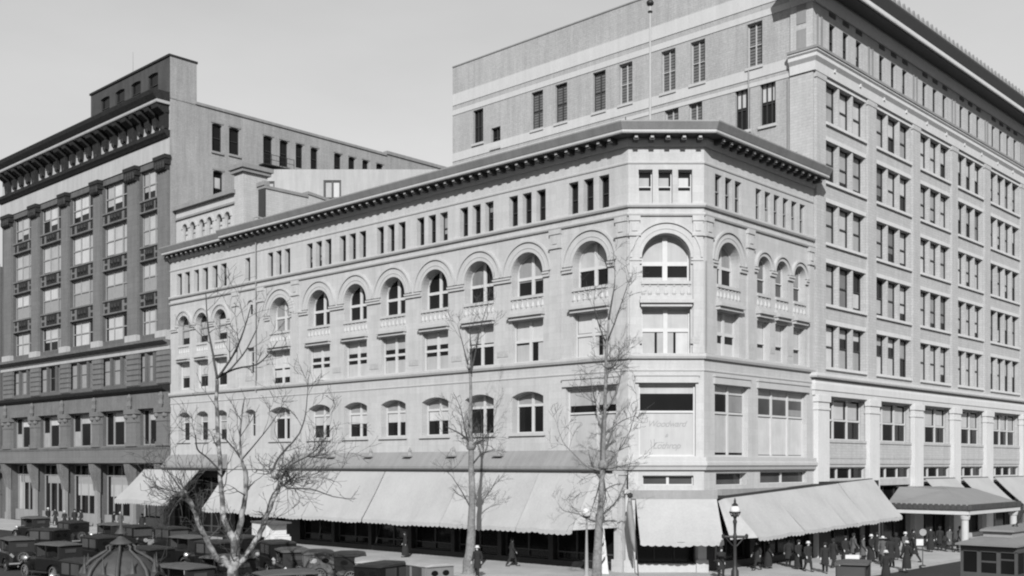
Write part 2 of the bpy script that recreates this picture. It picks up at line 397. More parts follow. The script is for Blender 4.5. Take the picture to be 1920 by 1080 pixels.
for i, (c, r) in enumerate(archL[1:]): OL['sec%d' % i] = op(c-1.36, c+1.36, 8.5, 11.15, 'seg', .32)
for i, (c, r) in enumerate(triL): OL['set%d' % i] = op(c-.95, c+.95, 8.6, 11.2, 'seg', .3)
OL['sen'] = op(38.9, 40.4, 8.6, 11.1, 'seg', .25)
OL['shop'] = op(.9, 4.85, 6.95, 11.25)
OL['oval'] = op(39.2, 40.2, 18.8, 20.3, 'arch')
for k, o in OL.items():
    if k[:3] in ('sec', 'set', 'sen'): o['depth'] = .6
    if k[:3] == 'arc': o['depth'] = .62
    if k == 'shop': o['depth'] = .35
    if k[:3] in ('thi', 'tht'): o['depth'] = .38
fronts = [op(1.1, 5.9, .5, 5.6)]
u = 6.3
while u < 33: fronts.append(op(u, u+4.1, .5, 5.6)); u += 4.45
fronts += [op(34.6, 42.0, .3, 5.6), op(43.5, 48, .4, 5.4), op(48.5, 52, .4, 5.4)]
m = MB(); wall(m, FL, 0, LU, 5.9, 25.6, list(OL.values()), D1); m.build('wall', STONE, cs)
SHOPF = mat('shaded_shopfront', 0.016, 0.5, 0.3, 1.0)  # near-black colour puts the awning shade into the shopfront walls
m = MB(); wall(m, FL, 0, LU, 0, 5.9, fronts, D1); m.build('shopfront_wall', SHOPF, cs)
OC = {'arch': op(CW/2-1.43, CW/2+1.43, 17.32, IMP+1.5, 'arch'), 'thi': op(CW/2-1.43, CW/2+1.43, 13.0, 15.75), 'shop': op(.62, 3.98, 6.95, 11.28)}
for k in range(3): OC['a%d' % k] = op(CW/2-1.63+k*1.17, CW/2-.8+k*1.17, z_at0, z_at1)
OC['arch']['depth'] = .62
OC['tr'] = op(.85, 3.85, 5.25, 5.82); OC['door'] = op(.4, 4.0, .6, 4.3)
m = MB(); wall(m, FC, 0, CW, 0, 25.6, list(OC.values()), D1); m.build('wall', STONE, cs)
OR = {'arch': op(1.42, 3.92, 17.32, IMP+1.33, 'arch'), 'thi': op(1.42, 3.92, 13.0, 15.75)}
for i, (c, r) in enumerate([(6.81, .77), (9.08, .77), (11.43, .77)]):
    OR['t%d' % i] = op(c-r, c+r, 17.3, IMP+r+.3, 'arch'); OR['h%d' % i] = op(c-r, c+r, 13.1, 15.6)
for i, (a, b) in enumerate([(1.2, 1.95), (2.32, 3.08), (3.42, 4.18), (5.87, 6.58), (6.98, 7.72), (8.12, 8.87), (9.28, 10.02), (10.4, 11.14), (11.52, 12.26)]): OR['a%d' % i] = op(a, b, z_at0, z_at1)
OR['arch']['depth'] = .62; [OR['a%d' % i].__setitem__('depth', .26) for i in range(9)]; OR['s1'] = op(1.16, 4.95, 6.95, 11.28); OR['s2'] = op(6.15, 12.5, 6.95, 11.28)
OR['l1'] = op(1.3, 4.8, 5.2, 5.95); OR['l2'] = op(6.4, 12.5, 5.25, 6.0)
OR['f1'] = op(1.0, 5.2, .6, 4.2); OR['f2'] = op(6.0, 12.8, .6, 4.2)
m = MB(); wall(m, FR, 0, RU, 4.6, 25.6, [o for k, o in OR.items() if k[0] != 'f'], D1); m.build('wall', STONE, cs)
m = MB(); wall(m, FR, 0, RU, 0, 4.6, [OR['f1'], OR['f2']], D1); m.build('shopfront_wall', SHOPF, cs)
# back, left flank and roof
m = MB()
bk = 16.40
A = EL+dR*bk; B = ER+dL*0.05
for p, q in ((EL, A), (A, B)):
    m.add([p, q, q+Vector((0, 0, 25.6)), p+Vector((0, 0, 25.6))], [[0, 1, 2, 3]])
m.build('rear_wall', SIDEBRICK, cs)
m = MB(); m.poly([p+Vector((0, 0, 25.55)) for p in (EL, P0, P1, ER, B, A)]); m.build('roof', ROOF, cs)
# horizontal bands ---------------------------------------------------
def band(path, n, z0, z1, name='string_course', mt=None, lip=0.0):
    m = MB(); pr = [(-.01, z0), (n*.7, z0), (n, z0+(z1-z0)*.45), (n, z1-.02), (n-.02, z1), (-.01, z1)]
    m.sweep(path, pr); return m.build(name, mt or TRIM, cs)
band(cpath, .22, 12.72, 13.02, 'ledge'); band(cpath, .16, 21.15, 21.34); band(cpath, .2, 21.66, 21.88)
band(cpath, .07, 24.24, 24.38)
band(cpath, .05, 12.0, 12.1)
# main cornice: bed mould, modillions, soffit slab with bright lip, sloping tin crown
EL2 = Lp(42.7)
CORNSHADE = mat('shaded_cornice_iron', 0.05, 0.7, 0.2, 1.0, streak=0.2)  # near-black colour paints in the shade under the cornice
def cornice(path, ov, seglist, z, nm='cornice'):
    m = MB(); mods = []
    m.sweep(path, [(-.01, z-1.05), (.12, z-1.05), (.3, z-.72), (.3, z-.6), (-.01, z-.6)])
    m.sweep(path, [(-.01, z-.56), (ov, z-.56), (ov+.05, z-.5), (ov+.05, z-.36), (-.01, z-.36)])
    for fr, a, b, sp in seglist:
        k = max(1, int((b-a)/sp)); st = (b-a)/k
        for i in range(k):
            c = a+st*(i+.5); k2 = MB(); k2.box(fr, c-.15, c+.15, .3, ov-.3, z-.86, z-.563); k2.mi = 1; k2.box(fr, c-.09, c+.09, ov-.3, ov-.2, z-.76, z-.62); mods.append(k2)  # dark body and pale front block: shaded and lit faces put into colour
    c = m.build(nm, TRIM, cs); [q.build('modillion', [CORNSHADE, TRIM], c) for q in mods]
    m = MB(); m.sweep(path, [(.02, z-.59), (.32, z-.59), (.34, z-.575), (ov-.06, z-.575), (ov-.06, z-.562), (.02, z-.562)]); m.build('soffit', CORNSHADE, c)  # soffit darkened by colour to deepen the shade under the slab
    m = MB(); m.sweep(path, [(-.01, z-.355), (ov+.08, z-.355), (ov+.3, z+.02), (ov+.3, z+.1), (-.01, z+.12)]); m.build('crown_moulding', METALROOF, c)
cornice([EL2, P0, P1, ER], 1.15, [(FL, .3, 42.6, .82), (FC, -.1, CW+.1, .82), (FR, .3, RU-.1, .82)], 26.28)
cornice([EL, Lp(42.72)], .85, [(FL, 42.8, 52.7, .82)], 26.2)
# pilasters
def pilaster(fr, a, b, z0, z1, cap=True, pr=.14):
    m = MB(); m.box(fr, a, b, -.02, pr, z0, z1)
    m.box(fr, a-.05, b+.05, -.02, pr+.06, z0, z0+.4)
    if cap:
        m.box(fr, a-.07, b+.07, -.02, pr+.1, 19.95, 20.1); m.box(fr, a-.04, b+.04, -.02, pr+.06, 20.85, 21.14)
        c = (a+b)/2; m.plate(fr, [(c-.16, 20.25), (c+.16, 20.25), (c+.2, 20.7), (c-.2, 20.7)], pr-.01, pr+.05)
    return m.build('pilaster', STONE, cs)
for a, b in ((.06, .86), (5.2, 6.05), (32.75, 33.6), (37.6, 38.4), (41.4, 42.25)): pilaster(FL, a, b, 13.03, 21.14)
for a, b in ((.06, .66), (CW-.66, CW-.06)): pilaster(FC, a, b, 13.03, 21.14)
for a, b in ((.06, .8), (4.75, 5.5), (12.6, 13.3)): pilaster(FR, a, b, 13.03, 21.14)
# archivolts and imposts
def archivolt(fr, o, wdt, name='archivolt'):
    c = (o['a']+o['b'])/2; r = (o['b']-o['a'])/2; zc = o['z1']-r
    m = MB(); m.ring(fr, c, zc, r+.015, r+wdt-.12, -.02, .1, seg=28); m.ring(fr, c, zc, r+wdt-.118, r+wdt, -.02, .2, seg=28)
    m.ring(fr, c, zc, r+.25, r+.31, -.02, .13, seg=28)
    return m.build(name, TRIM, cs)
for k, o in OL.items():
    if k.startswith('arc'): archivolt(FL, o, .76)
    if k.startswith('tri'): archivolt(FL, o, .5)
archivolt(FC, OC['arch'], .72); archivolt(FR, OR['arch'], .7)
for i in range(3): archivolt(FR, OR['t%d' % i], .36)
def imp(fr, a, b, z):
    m = MB(); m.box(fr, a, b, -.02, .12, z-.3, z-.121); m.box(fr, a, b, -.02, .19, z-.12, z); m.build('impost', TRIM, cs)
cs_sorted = sorted(archL)
for (c, r), (c2, r2) in zip(cs_sorted[:-1], cs_sorted[1:]):
    if c2-c < 5: imp(FL, c+r+.02, c2-r2-.02, IMP)
for a, b in ((1.0, 1.5), (4.26, 5.1), (6.15, 6.69), (31.52, 32.7), (33.65, 33.95), (36.75, 37.5)): imp(FL, a, b, IMP)
for a, b in ((42.6, 43.2), (45.24, 46.25), (48.3, 49.3), (51.4, 52.6)): imp(FL, a, b, IMP+.28)
imp(FC, .05, CW/2-1.45, IMP); imp(FC, CW/2+1.45, CW-.05, IMP)
for a, b in ((.82, 1.4), (3.95, 4.7)): imp(FR, a, b, IMP)
for a, b in ((5.52, 6.02), (7.6, 8.29), (9.87, 10.64), (12.22, 12.58)): imp(FR, a, b, IMP+.25)
# blind balustrades under the arched windows
def balustrade(fr, a, b, k):
    m = MB()
    m.box(fr, a-.05, b+.05, -.30, -.2, 16.3, 17.3)
    m.box(fr, a-.04, b+.04, -.28, .1, 17.12, 17.3); m.box(fr, a-.1, b+.1, -.28, .2, 16.18, 16.42)
    m.box(fr, a-.16, b+.16, -.28, .42, 15.98, 16.18); m.box(fr, a-.08, b+.08, -.28, .26, 15.78, 15.98)
    st = (b-a)/k
    for i in range(k+1):
        c = a+st*i
        q = fr.p(min(max(c, a+.08), b-.08), -.05, 0)
        m.lathe((q.x, q.y, 16.42), [(.1, 0), (.1, .06), (.15, .16), (.13, .28), (.07, .45), (.06, .56), (.1, .6), (.1, .7)], 8)
    return m.build('balustrade', TRIM, cs)
for k, o in OL.items():
    if k[:3] == 'arc': balustrade(FL, o['a'], o['b'], 6)
    if k[:3] == 'tri': balustrade(FL, o['a']+.1, o['b']-.1, 4)
balustrade(FC, OC['arch']['a'], OC['arch']['b'], 6); balustrade(FR, OR['arch']['a'], OR['arch']['b'], 6)
for i in range(3): balustrade(FR, OR['t%d' % i]['a'], OR['t%d' % i]['b'], 3)
# windows -------------------------------------------------------------
rb = random.Random(3)
for k, o in OL.items():
    t = k[:3]
    if t == 'att':
        zb = rb.choice([22.5, 22.9, 23.3, 23.8]); bl = [(0.05, .95, zb, z_at1)] if rb.random() < .45 else []
        window(cs, FL, o, D1, rows=(22.85,), fw=.06, fm=SASHD, blinds=bl, name='attic_window', bm=BLINDG)
    elif t == 'arc':
        i = int(k[3:]); bl = []
        if i == 0: bl = [(.03, .97, 18.45, 30)]
        if i == 1: bl = [(.03, .97, 18.3, 30, BLINDG)]
        if i == 2: bl = [(.52, .97, 18.5, 30, BLINDG)]
        if i == 7: bl = [(.03, .97, 17.4, 30, BLINDG)]
        window(cs, FL, o, .5, cols=(.5,), rows=(18.5,), fw=.09, mw=.24, blinds=bl, name='arched_window')
    elif t == 'tri':
        window(cs, FL, o, D1, rows=(18.7,), fw=.12, mw=.16, fm=SASHM, blinds=[(.1, .9, 18.0, 19.2)], name='arched_window')
    elif t == 'thi':
        i = int(k[3:])
        bl = {0: [(.04, .47, 14.55, 15.75), (.53, .96, 14.55, 15.75), (.04, .25, 13.1, 14.4), (.36, .47, 13.1, 14.4), (.53, .96, 13.1, 14.4)],
              1: [(.04, .96, 14.5, 15.75), (.04, .28, 13.1, 14.3), (.53, .96, 13.1, 14.2)], 2: [(.04, .96, 14.6, 15.75)],
              7: [(.04, .96, 14.4, 15.75), (.04, .96, 13.6, 14.2)]}.get(i, [(.04, .96, 14.85, 15.75), (.04, .96, 13.1, 14.05)])
        window(cs, FL, o, D1, cols=(.5,), rows=(14.42,), fw=.07, mw=.22, blinds=bl)
    elif t == 'tht':
        window(cs, FL, o, D1, cols=(), rows=(14.4,), fw=.2, mw=.08, fm=SASHL, blinds=[(.12, .88, 14.5, 15.7)])
    elif t in ('sec', 'set'):
        i = int(k[3:]); W = o['b']-o['a']
        bl = [(.02, .98, 10.35, 11.4, SASHM)]
        if i in (2, 3, 4, 5): bl.append((.05, .95, 9.55, 10.2))
        fo = window(cs, FL, o, .5, cols=(.5,) if t == 'sec' else (), rows=(10.3,), fw=.08, mw=.2 if t == 'sec' else .1, blinds=bl, sill=.2)
    elif t in ('thn', 'sen'):
        window(cs, FL, o, D1, rows=((o['z0']+o['z1'])/2,), fw=.3, fm=STONE, name='slit_window')
    elif t == 'ova':
        window(cs, FL, o, .2, fw=.3, fm=TRIM, name='niche_window')
    elif t == 'sho':
        window(cs, FL, o, .35, cols=(.42,), rows=(9.62,), fw=.1, mw=.14, blinds=[(.03, .97, 10.1, 11.2, BLIND), (.03, .97, 7.0, 9.5, PANEL)], name='show_window', gm=GLASS)
for k, o in OC.items():
    if k[0] == 'a' and k != 'arch':
        window(cs, FC, o, D1, rows=(22.95,), fw=.06, fm=SASHL, blinds=[(.05, .95, 21.95, 22.75), (.1, .8, 23.0, 23.5)], name='attic_window')
window(cs, FC, OC['arch'], .5, cols=(.5,), rows=(18.42,), fw=.1, mw=.3, blinds=[(.03, .97, 18.3, 30), (.03, .97, 17.3, 17.62)], name='arched_window')
window(cs, FC, OC['thi'], D1, cols=(.5,), rows=(14.45,), fw=.08, mw=.26, blinds=[(.03, .97, 14.5, 15.7), (.03, .28, 13.05, 14.4), (.33, .67, 13.05, 14.4), (.72, .97, 13.05, 14.4)])
sw_ = window(cs, FC, OC['shop'], .35, rows=(9.6,), fw=.1, mw=.16, blinds=[(.03, .97, 10.68, 11.2, PANEL), (.03, .97, 7.0, 9.52, PANEL)], name='show_window')
window(cs, FC, OC['tr'], .3, cols=(.5,), fw=.06, mw=.16, gm=GLASSG, name='transom_window')
window(cs, FR, OR['arch'], .5, cols=(.5,), rows=(18.5,), fw=.09, mw=.22, blinds=[(.5, .97, 18.6, 30, BLINDG), (.03, .3, 18.6, 30)], name='arched_window')
window(cs, FR, OR['thi'], D1, cols=(.5,), rows=(14.4,), fw=.08, mw=.24, blinds=[(.03, .97, 14.3, 15.75), (.03, .97, 13.05, 13.85)])
for i in range(3):
    window(cs, FR, OR['t%d' % i], D1, rows=(18.3,), fw=.09, mw=.1, blinds=[(.1, .9, 18.4, 20, BLINDG)], name='arched_window', gm=GLASSG)
    window(cs, FR, OR['h%d' % i], D1, rows=(14.2,), fw=.1, mw=.1, blinds=[(.1, .9, 14.25, 15.6), (.1, .9, 13.1, 13.95)])
for i in range(9):
    window(cs, FR, OR['a%d' % i], D1, rows=(22.9,), fw=.06, fm=SASHM, blinds=[(.06, .94, 21.95, 22.8, BLINDG)] if i in (4, 7) else [], name='attic_window')
window(cs, FR, OR['s1'], .35, cols=(.5,), rows=(9.6,), fw=.1, mw=.16, blinds=[(.03, .97, 10.75, 11.2), (.03, .97, 7.2, 9.5, BLIND), (.5, .97, 9.7, 10.7, BLINDG)], name='show_window')
window(cs, FR, OR['s2'], .35, cols=(.34, .67), rows=(9.6,), fw=.1, mw=.16, blinds=[(.02, .98, 10.7, 11.2), (.02, .98, 7.1, 9.5, BLIND), (.67, .98, 9.7, 10.1, BLINDG)], name='show_window', gm=GLASSG)
window(cs, FR, OR['l1'], .45, fw=.05, gm=GLASSG, name='transom_window'); window(cs, FR, OR['l2'], .3, cols=(.5,), fw=.05, mw=.14, gm=GLASSG, name='transom_window')
# faint script lettering on the white panel of the corner window (two lines of a shop name around an ampersand)
for txt, z, s in (('Woodward', 8.72, .52), ('&', 8.1, .3), ('Lothrop', 7.42, .54)):
    cu = bpy.data.curves.new('lettering', 'FONT'); cu.body = txt; cu.size = s; cu.align_x = 'CENTER'; cu.shear = .4; cu.extrude = .003; cu.space_character = .92
    to = bpy.data.objects.new('lettering_curve', cu); col.objects.link(to)
    bpy.context.view_layer.update()
    me = bpy.data.meshes.new_from_object(to.evaluated_get(bpy.context.evaluated_depsgraph_get())); bpy.data.objects.remove(to)
    o = bpy.data.objects.new('lettering', me); col.objects.link(o); me.materials.clear(); me.materials.append(LETTER)
    q = FC.p(CW/2+.06, -.35, z); o.rotation_euler = (pi/2, 0, 0); o.parent = sw_
    o.location = q-Vector((9.1, 64, 0))
# storefronts (dark show windows under the awnings)
for i, o in enumerate(fronts):
    W = o['b']-o['a']; k = max(2, int(W/1.5))
    window(cs, FL, o, .5, cols=[j/k for j in range(1, k)], rows=(4.2, 1.0), fw=.08, mw=.1, fm=GREYIRON, name='shopfront', gm=GLASS)
window(cs, FC, OC['door'], .5, cols=(.33, .66), rows=(3.2,), fw=.08, fm=SASHD, name='shopfront', gm=GLASS)
for k in ('f1', 'f2'): window(cs, FR, OR[k], .5, cols=(.25, .5, .75), rows=(3.3,), fw=.08, fm=SASHD, name='shopfront', gm=GLASS)
# lintels above the show windows, ledge below them
m = MB()
m.box(FL, .7, 5.05, -.02, .14, 11.27, 11.7); m.box(FC, .4, 4.15, -.02, .14, 11.3, 11.7); m.box(FR, 1.0, 5.1, -.02, .14, 11.3, 11.72); m.box(FR, 6.0, 12.7, -.02, .14, 11.3, 11.72)
m.box(FL, .65, 5.1, -.02, .2, 11.7, 11.8); m.box(FC, .35, 4.2, -.02, .2, 11.7, 11.8); m.box(FR, .95, 5.15, -.02, .2, 11.72, 11.82); m.box(FR, 5.95, 12.75, -.02, .2, 11.72, 11.82)
m.build('lintel', TRIM, cs)
gp = [Lp(.7), P0, P1, ER]
m = MB(); m.sweep(gp, [(-.01, 6.15), (.18, 6.15), (.24, 6.32), (.34, 6.42), (.34, 6.6), (.24, 6.66), (.24, 6.9), (-.01, 6.9)]); m.build('ledge', TRIM, cs)
# grey tin pent hood over the left street shopfronts
m = MB(); hp = [(-.01, 6.12), (.95, 6.12), (1.0, 6.2), (1.0, 6.36), (.9, 6.42), (.12, 7.35), (-.01, 7.35)]
m.sweep([Lp(33.4), Lp(.75)], hp); m.sweep([Lp(52.7), Lp(43.2)], hp); ho = m.build('pent_hood', METALROOF, cs)
m = MB(); m.box(FL, 1.0, 33.2, .84, 1.06, 6.0, 6.125); m.box(FL, 43.4, 52.6, .84, 1.06, 6.0, 6.125); m.build('gutter', SASHD, ho)
for u in (10.2, 14.6, 19.1, 23.45, 27.9):
    m = MB(); m.box(FL, u-.42, u+.42, -.02, .72, 7.0, 7.1); q = FL.p(u, .3, 7.1); m.lathe(tuple(q), [(.22, 0), (.2, .1), (.1, .25), (.12, .35), (.02, .6)], 8); m.build('corbel', METALROOF, cs)
# relief plaques between the third floor windows, small panels
PLQ = mat('plaque_stone', 0.30, 0.85, 0.1, 3, fine=0.15)
for c in [(a[0]+b[0])/2 for a, b in zip(archL[:-1], archL[1:]) if b[0]-a[0] < 5]+[39.9]:
    m = MB(); m.box(FL, c-.5, c+.5, -.02, .03, 13.5, 13.9); m.build('plaque', PLQ, cs)
for fr, c in ((FC, .55), (FC, CW-.55), (FR, 5.1), (FR, 7.95), (FR, 10.25)):
    m = MB(); m.box(fr, c-.28, c+.28, -.02, .148 if c in (.55, CW-.55, 5.1) else .02, 13.6, 14.0); m.build('plaque', PLQ, cs)
# annex storey above the cornice at the left end
AN = Frame(Lp(0, -.55), dL, nL)
oa = [op(c-.42, c+.42, 27.0, 28.5+.0, 'arch') for c in (51.1, 49.75, 48.2, 46.9, 45.3, 44.0)]
m = MB(); wall(m, AN, 42.9, 52.7, 25.6, 29.1, oa, .25)
m.add([AN.p(42.9, 0, 25.6), AN.p(42.9, -7, 25.6), AN.p(42.9, -7, 29.9), AN.p(42.9, 0, 29.9)], [[0, 1, 2, 3]])
ro = m.build('roof_storey', STONE, cs)
m = MB(); m.box(AN, 42.85, 52.7, -7, .02, 29.1, 29.9); m.build('roof', TRIM, ro)
m = MB(); m.box(AN, 42.8, 52.7, -.1, .16, 29.02, 29.2); m.box(AN, 42.7, 52.75, -7, .4, 29.9, 30.25); m.build('parapet_coping', METALROOF, ro)
for o in oa:
    r = (o['b']-o['a'])/2
    window(cs, AN, o, .25, fw=.08, rows=(27.6,), fm=SASHM, blinds=[(.1, .9, 27.0, 27.9)], name='attic_window')
    m = MB(); m.ring(AN, (o['a']+o['b'])/2, o['z1']-r, r+.02, r+.25, -.02, .08, seg=14); m.build('archivolt', TRIM, ro)
m = MB(); m.box(FL, 41.45, 42.88, -2.9, -.5, 25.6, 31.55); tw = m.build('chimney_tower', BUFF, cs)
m = MB(); m.box(FL, 41.2, 43.15, -3.15, -.25, 31.55, 31.85); m.box(FL, 41.05, 43.3, -3.3, -.1, 31.85, 32.2); m.build('cap', METALROOF, tw)
# brick fire wall across the roof
FW = Frame(Lp(40.4, -2.0), dR, (dL[0]*-1, dL[1]*-1))
m = MB(); m.plate(FW, [(0, 25.6), (8.9, 25.6), (8.9, 30.1), (4.45, 30.6), (4.4, 30.2), (0, 30.2)], -.85, 0); fw_ = m.build('fire_wall', BUFF, cs)
m = MB(); m.box(FW, -.15, 4.4, -.95, .1, 30.2, 30.45); m.plate(FW, [(4.4, 30.5), (9, 30.05), (9, 30.25), (4.4, 30.75)], -.95, .1); m.box(FW, -.25, .35, -1.0, .12, 30.45, 30.8); m.build('coping', METALROOF, fw_)
m = MB(); m.box(FW, -.12, -.02, -.9, .05, 25.6, 30.2); m.build('end_cladding', SASHD, fw_)
m = MB(); m.tube([FL.p(41.0, -1.2, 25.6), FL.p(41.0, -1.2, 27.6), FL.p(40.9, -1.5, 27.75), FL.p(40.5, -1.9, 27.6)], [.06]*4); m.build('vent_pipe', METALROOF, cs)
m = MB(); m.tube([FR.p(11.5, -.7, 26.2), FR.p(11.5, -.7, 27.0)], [.12, .12]); m.tube([FC.p(-.1, -.6, 26.2), FC.p(-.1, -.6, 27.2)], [.07, .03]); m.build('roof_vent', SASHD, cs)
m = MB(); m.tube([FL.p(38.6, .18, 12.6), FL.p(38.6, .18, 25.2)], [.05, .05]); m.tube([FR.p(.02, .16, 13), FR.p(.02, .16, 18.5)], [.04, .04]); m.build('downpipe', METALROOF, cs)
for fr, a, b, e, zt in ((FL, .12, .72, .45, 6.1), (FC, -.2, .38, .3, 5.0), (FC, 4.06, CW+.1, .3, 4.7)):
    m = MB(); m.box(fr, a, b, -.02, e, .13, zt); m.box(fr, a-.1, b+.1, -.02, e+.12, .13, .85); m.box(fr, a-.06, b+.06, -.02, e+.06, zt-.25, zt-.005); m.build('pier', STONE, cs)
m = MB(); m.box(FC, .5, 3.95, .02, .3, .13, .62); m.build('plinth', TRIM, cs)

# ================================================================== TALL STORE
ts = thing('tall_store', 'tall pale brick department store with rows of triple sash windows and overhanging cornice', 'building', tuple(Rp(40)))
T0, T1 = 13.45, 64.0
FT = Frame(P1, dR, nR)
FS = Frame(Rp(T0), dL, Vector((-dR.x, -dR.y, 0)))
bays = [(15.1, 21.25, 3), (23.05, 29.2, 3), (31.0, 37.1, 3), (38.8, 44.6, 3), (46.4, 54.0, 4), (55.6, 61.6, 3)]
rows = [(30.2, 33.0), (26.1, 28.92), (21.85, 24.65), (17.6, 20.45), (13.25, 16.2)]
OT = []; grid = []
def split(a, b, k, gap):
    wd = (b-a-gap*(k-1))/k; return [(a+i*(wd+gap), a+i*(wd+gap)+wd) for i in range(k)]
for bi, (a, b, k) in enumerate(bays):
    for ri, (z0, z1) in enumerate(rows):
        os_ = [op(p, q, z0, z1) for p, q in split(a, b, k, .2)]; OT += os_; grid.append((bi, ri, os_))
att = []
for a, b, k in bays:
    c = (a+b)/2; wd = (b-a)/k
    for i in range(k): o = op(a+wd*(i+.5)-.44, a+wd*(i+.5)+.44, 34.95, 37.2); o['depth'] = .26; att.append(o); OT.append(o)
sec = []; low = []
for a, b, k in bays:
    o = op(a-.1, b+.15, 8.2, 11.15); sec.append((o, k)); OT.append(o)
    o = op(a, b+.1, 5.4, 6.28); o['depth'] = .25; low.append((o, k)); OT.append(o)
gf = [op(a, b, .5, 4.9) for a, b, k in bays]; OT += gf
m = MB(); wall(m, FT, T0, T1, 0, 38.6, OT, .42)
m.build('wall', BUFF, ts)
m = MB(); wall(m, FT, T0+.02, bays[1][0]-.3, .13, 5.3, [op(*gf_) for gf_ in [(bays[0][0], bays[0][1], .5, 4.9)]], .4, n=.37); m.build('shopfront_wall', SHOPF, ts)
S_w = 35.6
# side (rear) brick wall above the corner store's roof
OS = []; sidew = []
for a, b, z0, z1, t in [(31.7, 32.95, 34.93, 37.9, 's'), (29.6, 30.7, 34.13, 35.86, 'b'), (24.65, 25.95, 34.67, 37.86, 'h'), (22.0, 23.3, 34.67, 37.86, 'h'), (18.0, 19.3, 34.67, 37.88, 'h'), (15.35, 16.65, 34.7, 37.88, 'h'),
                     (11.33, 12.63, 34.67, 37.85, 'h'), (8.7, 9.97, 34.7, 37.85, 'h'), (3.95, 5.18, 34.72, 37.86, 'h'), (11.05, 12.3, 30.3, 33.37, 'h'), (8.95, 10.15, 30.3, 33.37, 'h'), (4.95, 6.15, 30.35, 33.45, 's'), (2.9, 4.12, 30.35, 33.45, 's')]:
    o = op(a, b, z0, z1); OS.append(o); sidew.append((o, t))
m = MB(); wall(m, FS, 0, S_w, 20, 42.4, OS, .3)
e = FS.p(S_w, 0, 0); e2 = FS.p(S_w, -30, 0); f2 = FS.p(0, -.0, 0)
m.add([FS.p(S_w, 0, 20), FS.p(S_w, -30, 20), FS.p(S_w, -30, 42.4), FS.p(S_w, 0, 42.4)], [[0, 1, 2, 3]])
m.build('side_wall', SIDEBRICK, ts)
m = MB(); m.add([FS.p(2.2, 0, 38.4), FS.p(S_w, 0, 38.4), FS.p(S_w, -50, 38.4), FS.p(2.2, -50, 38.4)], [[0, 1, 2, 3]])
m.add([FS.p(0.0, 0, 38.55), FS.p(2.2, 0, 38.55), FS.p(2.2, -50.4, 38.55), FS.p(0, -50.4, 38.55)], [[0, 1, 2, 3]]); m.build('roof', ROOF, ts)
m = MB(); m.box(FS, 2.6, S_w, -.3, -.001, 41.9, 42.398); m.build('parapet_backing', SIDEBRICK, ts)
# pale belt courses along the side wall
m = MB()
for z0, z1, pr in ((38.92, 39.95, .05), (38.05, 38.5, .05), (33.86, 34.6, .05), (33.3, 33.58, .05)):
    m.box(FS, 1.6 if z0 < 38.6 else .0, S_w-.01, -.02, pr, z0, z1)
m.build('belt_course', WHITEWASH, ts)
m = MB(); m.box(FS, 2.5, S_w, -.35, .06, 42.4, 42.5); m.build('coping', METALROOF, ts)
for o, t in sidew:
    fo = window(ts, FS, o, .3, cols=(.5,) if t != 's' else (.33, .66), rows=((o['z0']+o['z1'])/2,), fw=.06, mw=.08, fm=TRIM if t == 'h' and o['a'] < 18 else SASHD,
       blinds=[(.0, 1, o['z0'], o['z1'], SHUTTER)] if t == 'h' else ([(.05, .95, 32.1, 33.4, BLIND)] if o['a'] < 7 else []), sill=.1, name='shuttered_window' if t == 'h' else 'side_window')
    if t == 'h':
        s = MB()
        for z in range(int((o['z1']-o['z0'])/.22)): s.box(FS, o['a']+.1, o['b']-.1, -.3, -.285, o['z0']+.1+z*.22, o['z0']+.14+z*.22)
        s.build('shutter_ribs', SASHD, fo)
m = MB(); m.tube([FS.p(5.0, .08, 27), FS.p(5.0, .08, 34.8)], [.05, .05]); m.tube([FS.p(4.55, .08, 27), FS.p(4.55, .08, 30)], [.06, .06]); m.tube([FS.p(1.9, .08, 27), FS.p(1.9, .08, 33.2)], [.05, .05])
m.tube([FS.p(3.0, .3, 27.6), FS.p(1.1, .3, 27.9)], [.05, .05]); m.build('downpipe', METALROOF, ts)
# corner quoin of the front facade
m = MB(); m.box(FS, .0, 1.75, -.02, .12, 20, 33.2); m.box(FS, 0, 1.7, -.02, .12, 34.7, 38.4); m.build('corner_pier', BUFF, ts)
m = MB()
for z in (35.0, 36.7): m.box(FS, .5, 1.2, .1, .16, z, z+1.3)
m.build('corner_relief', METALROOF, ts)
# piers on the street front
pu = [T0]+[(bays[i][1]+bays[i+1][0])/2 for i in range(len(bays)-1)]
pw = [(T0+.02, 15.0)]+[(bays[i][1]+.12, bays[i+1][0]-.12) for i in range(len(bays)-1)]+[(61.8, 63.9)]
for a, b in pw:
    m = MB(); m.box(FT, a+.1, b-.1, -.02, .16, 12.72, 33.2); m.box(FT, a+.02, b-.02, -.02, .2, 32.9, 33.25); m.build('pier', BUFF, ts)
    m = MB(); m.box(FT, a-.05, b+.05, -.02, .36, .13, 10.75); m.box(FT, a-.12, b+.12, -.02, .44, 10.75, 11.2); m.box(FT, a-.1, b+.1, -.02, .42, 10.2, 10.35); m.build('stone_pier', CREAM, ts)
    m = MB(); c = (a+b)/2
    for k in (-.3, .3): m.box(FT, c+k-.12, c+k+.12, -.02, .06, 35.1, 37.3)
    m.build('relief_panel', METALROOF, ts)
tpath = [FS.p(1.7, 0, 0), Rp(T0), Rp(T1)]
m = MB(); m.sweep(tpath, [(-.02, 34.4), (.45, 34.4), (.55, 34.5), (.55, 34.62), (-.02, 34.72)]); m.sweep(tpath, [(-.02, 33.3), (.2, 33.3), (.25, 33.9), (.45, 34.15), (.45, 34.38), (-.02, 34.38)])
u = 16.0
while u < T1: m.box(FT, u-.1, u+.1, .2, .32, 33.75, 34.1); u += 3.96
m.build('belt_cornice', CREAM, ts)
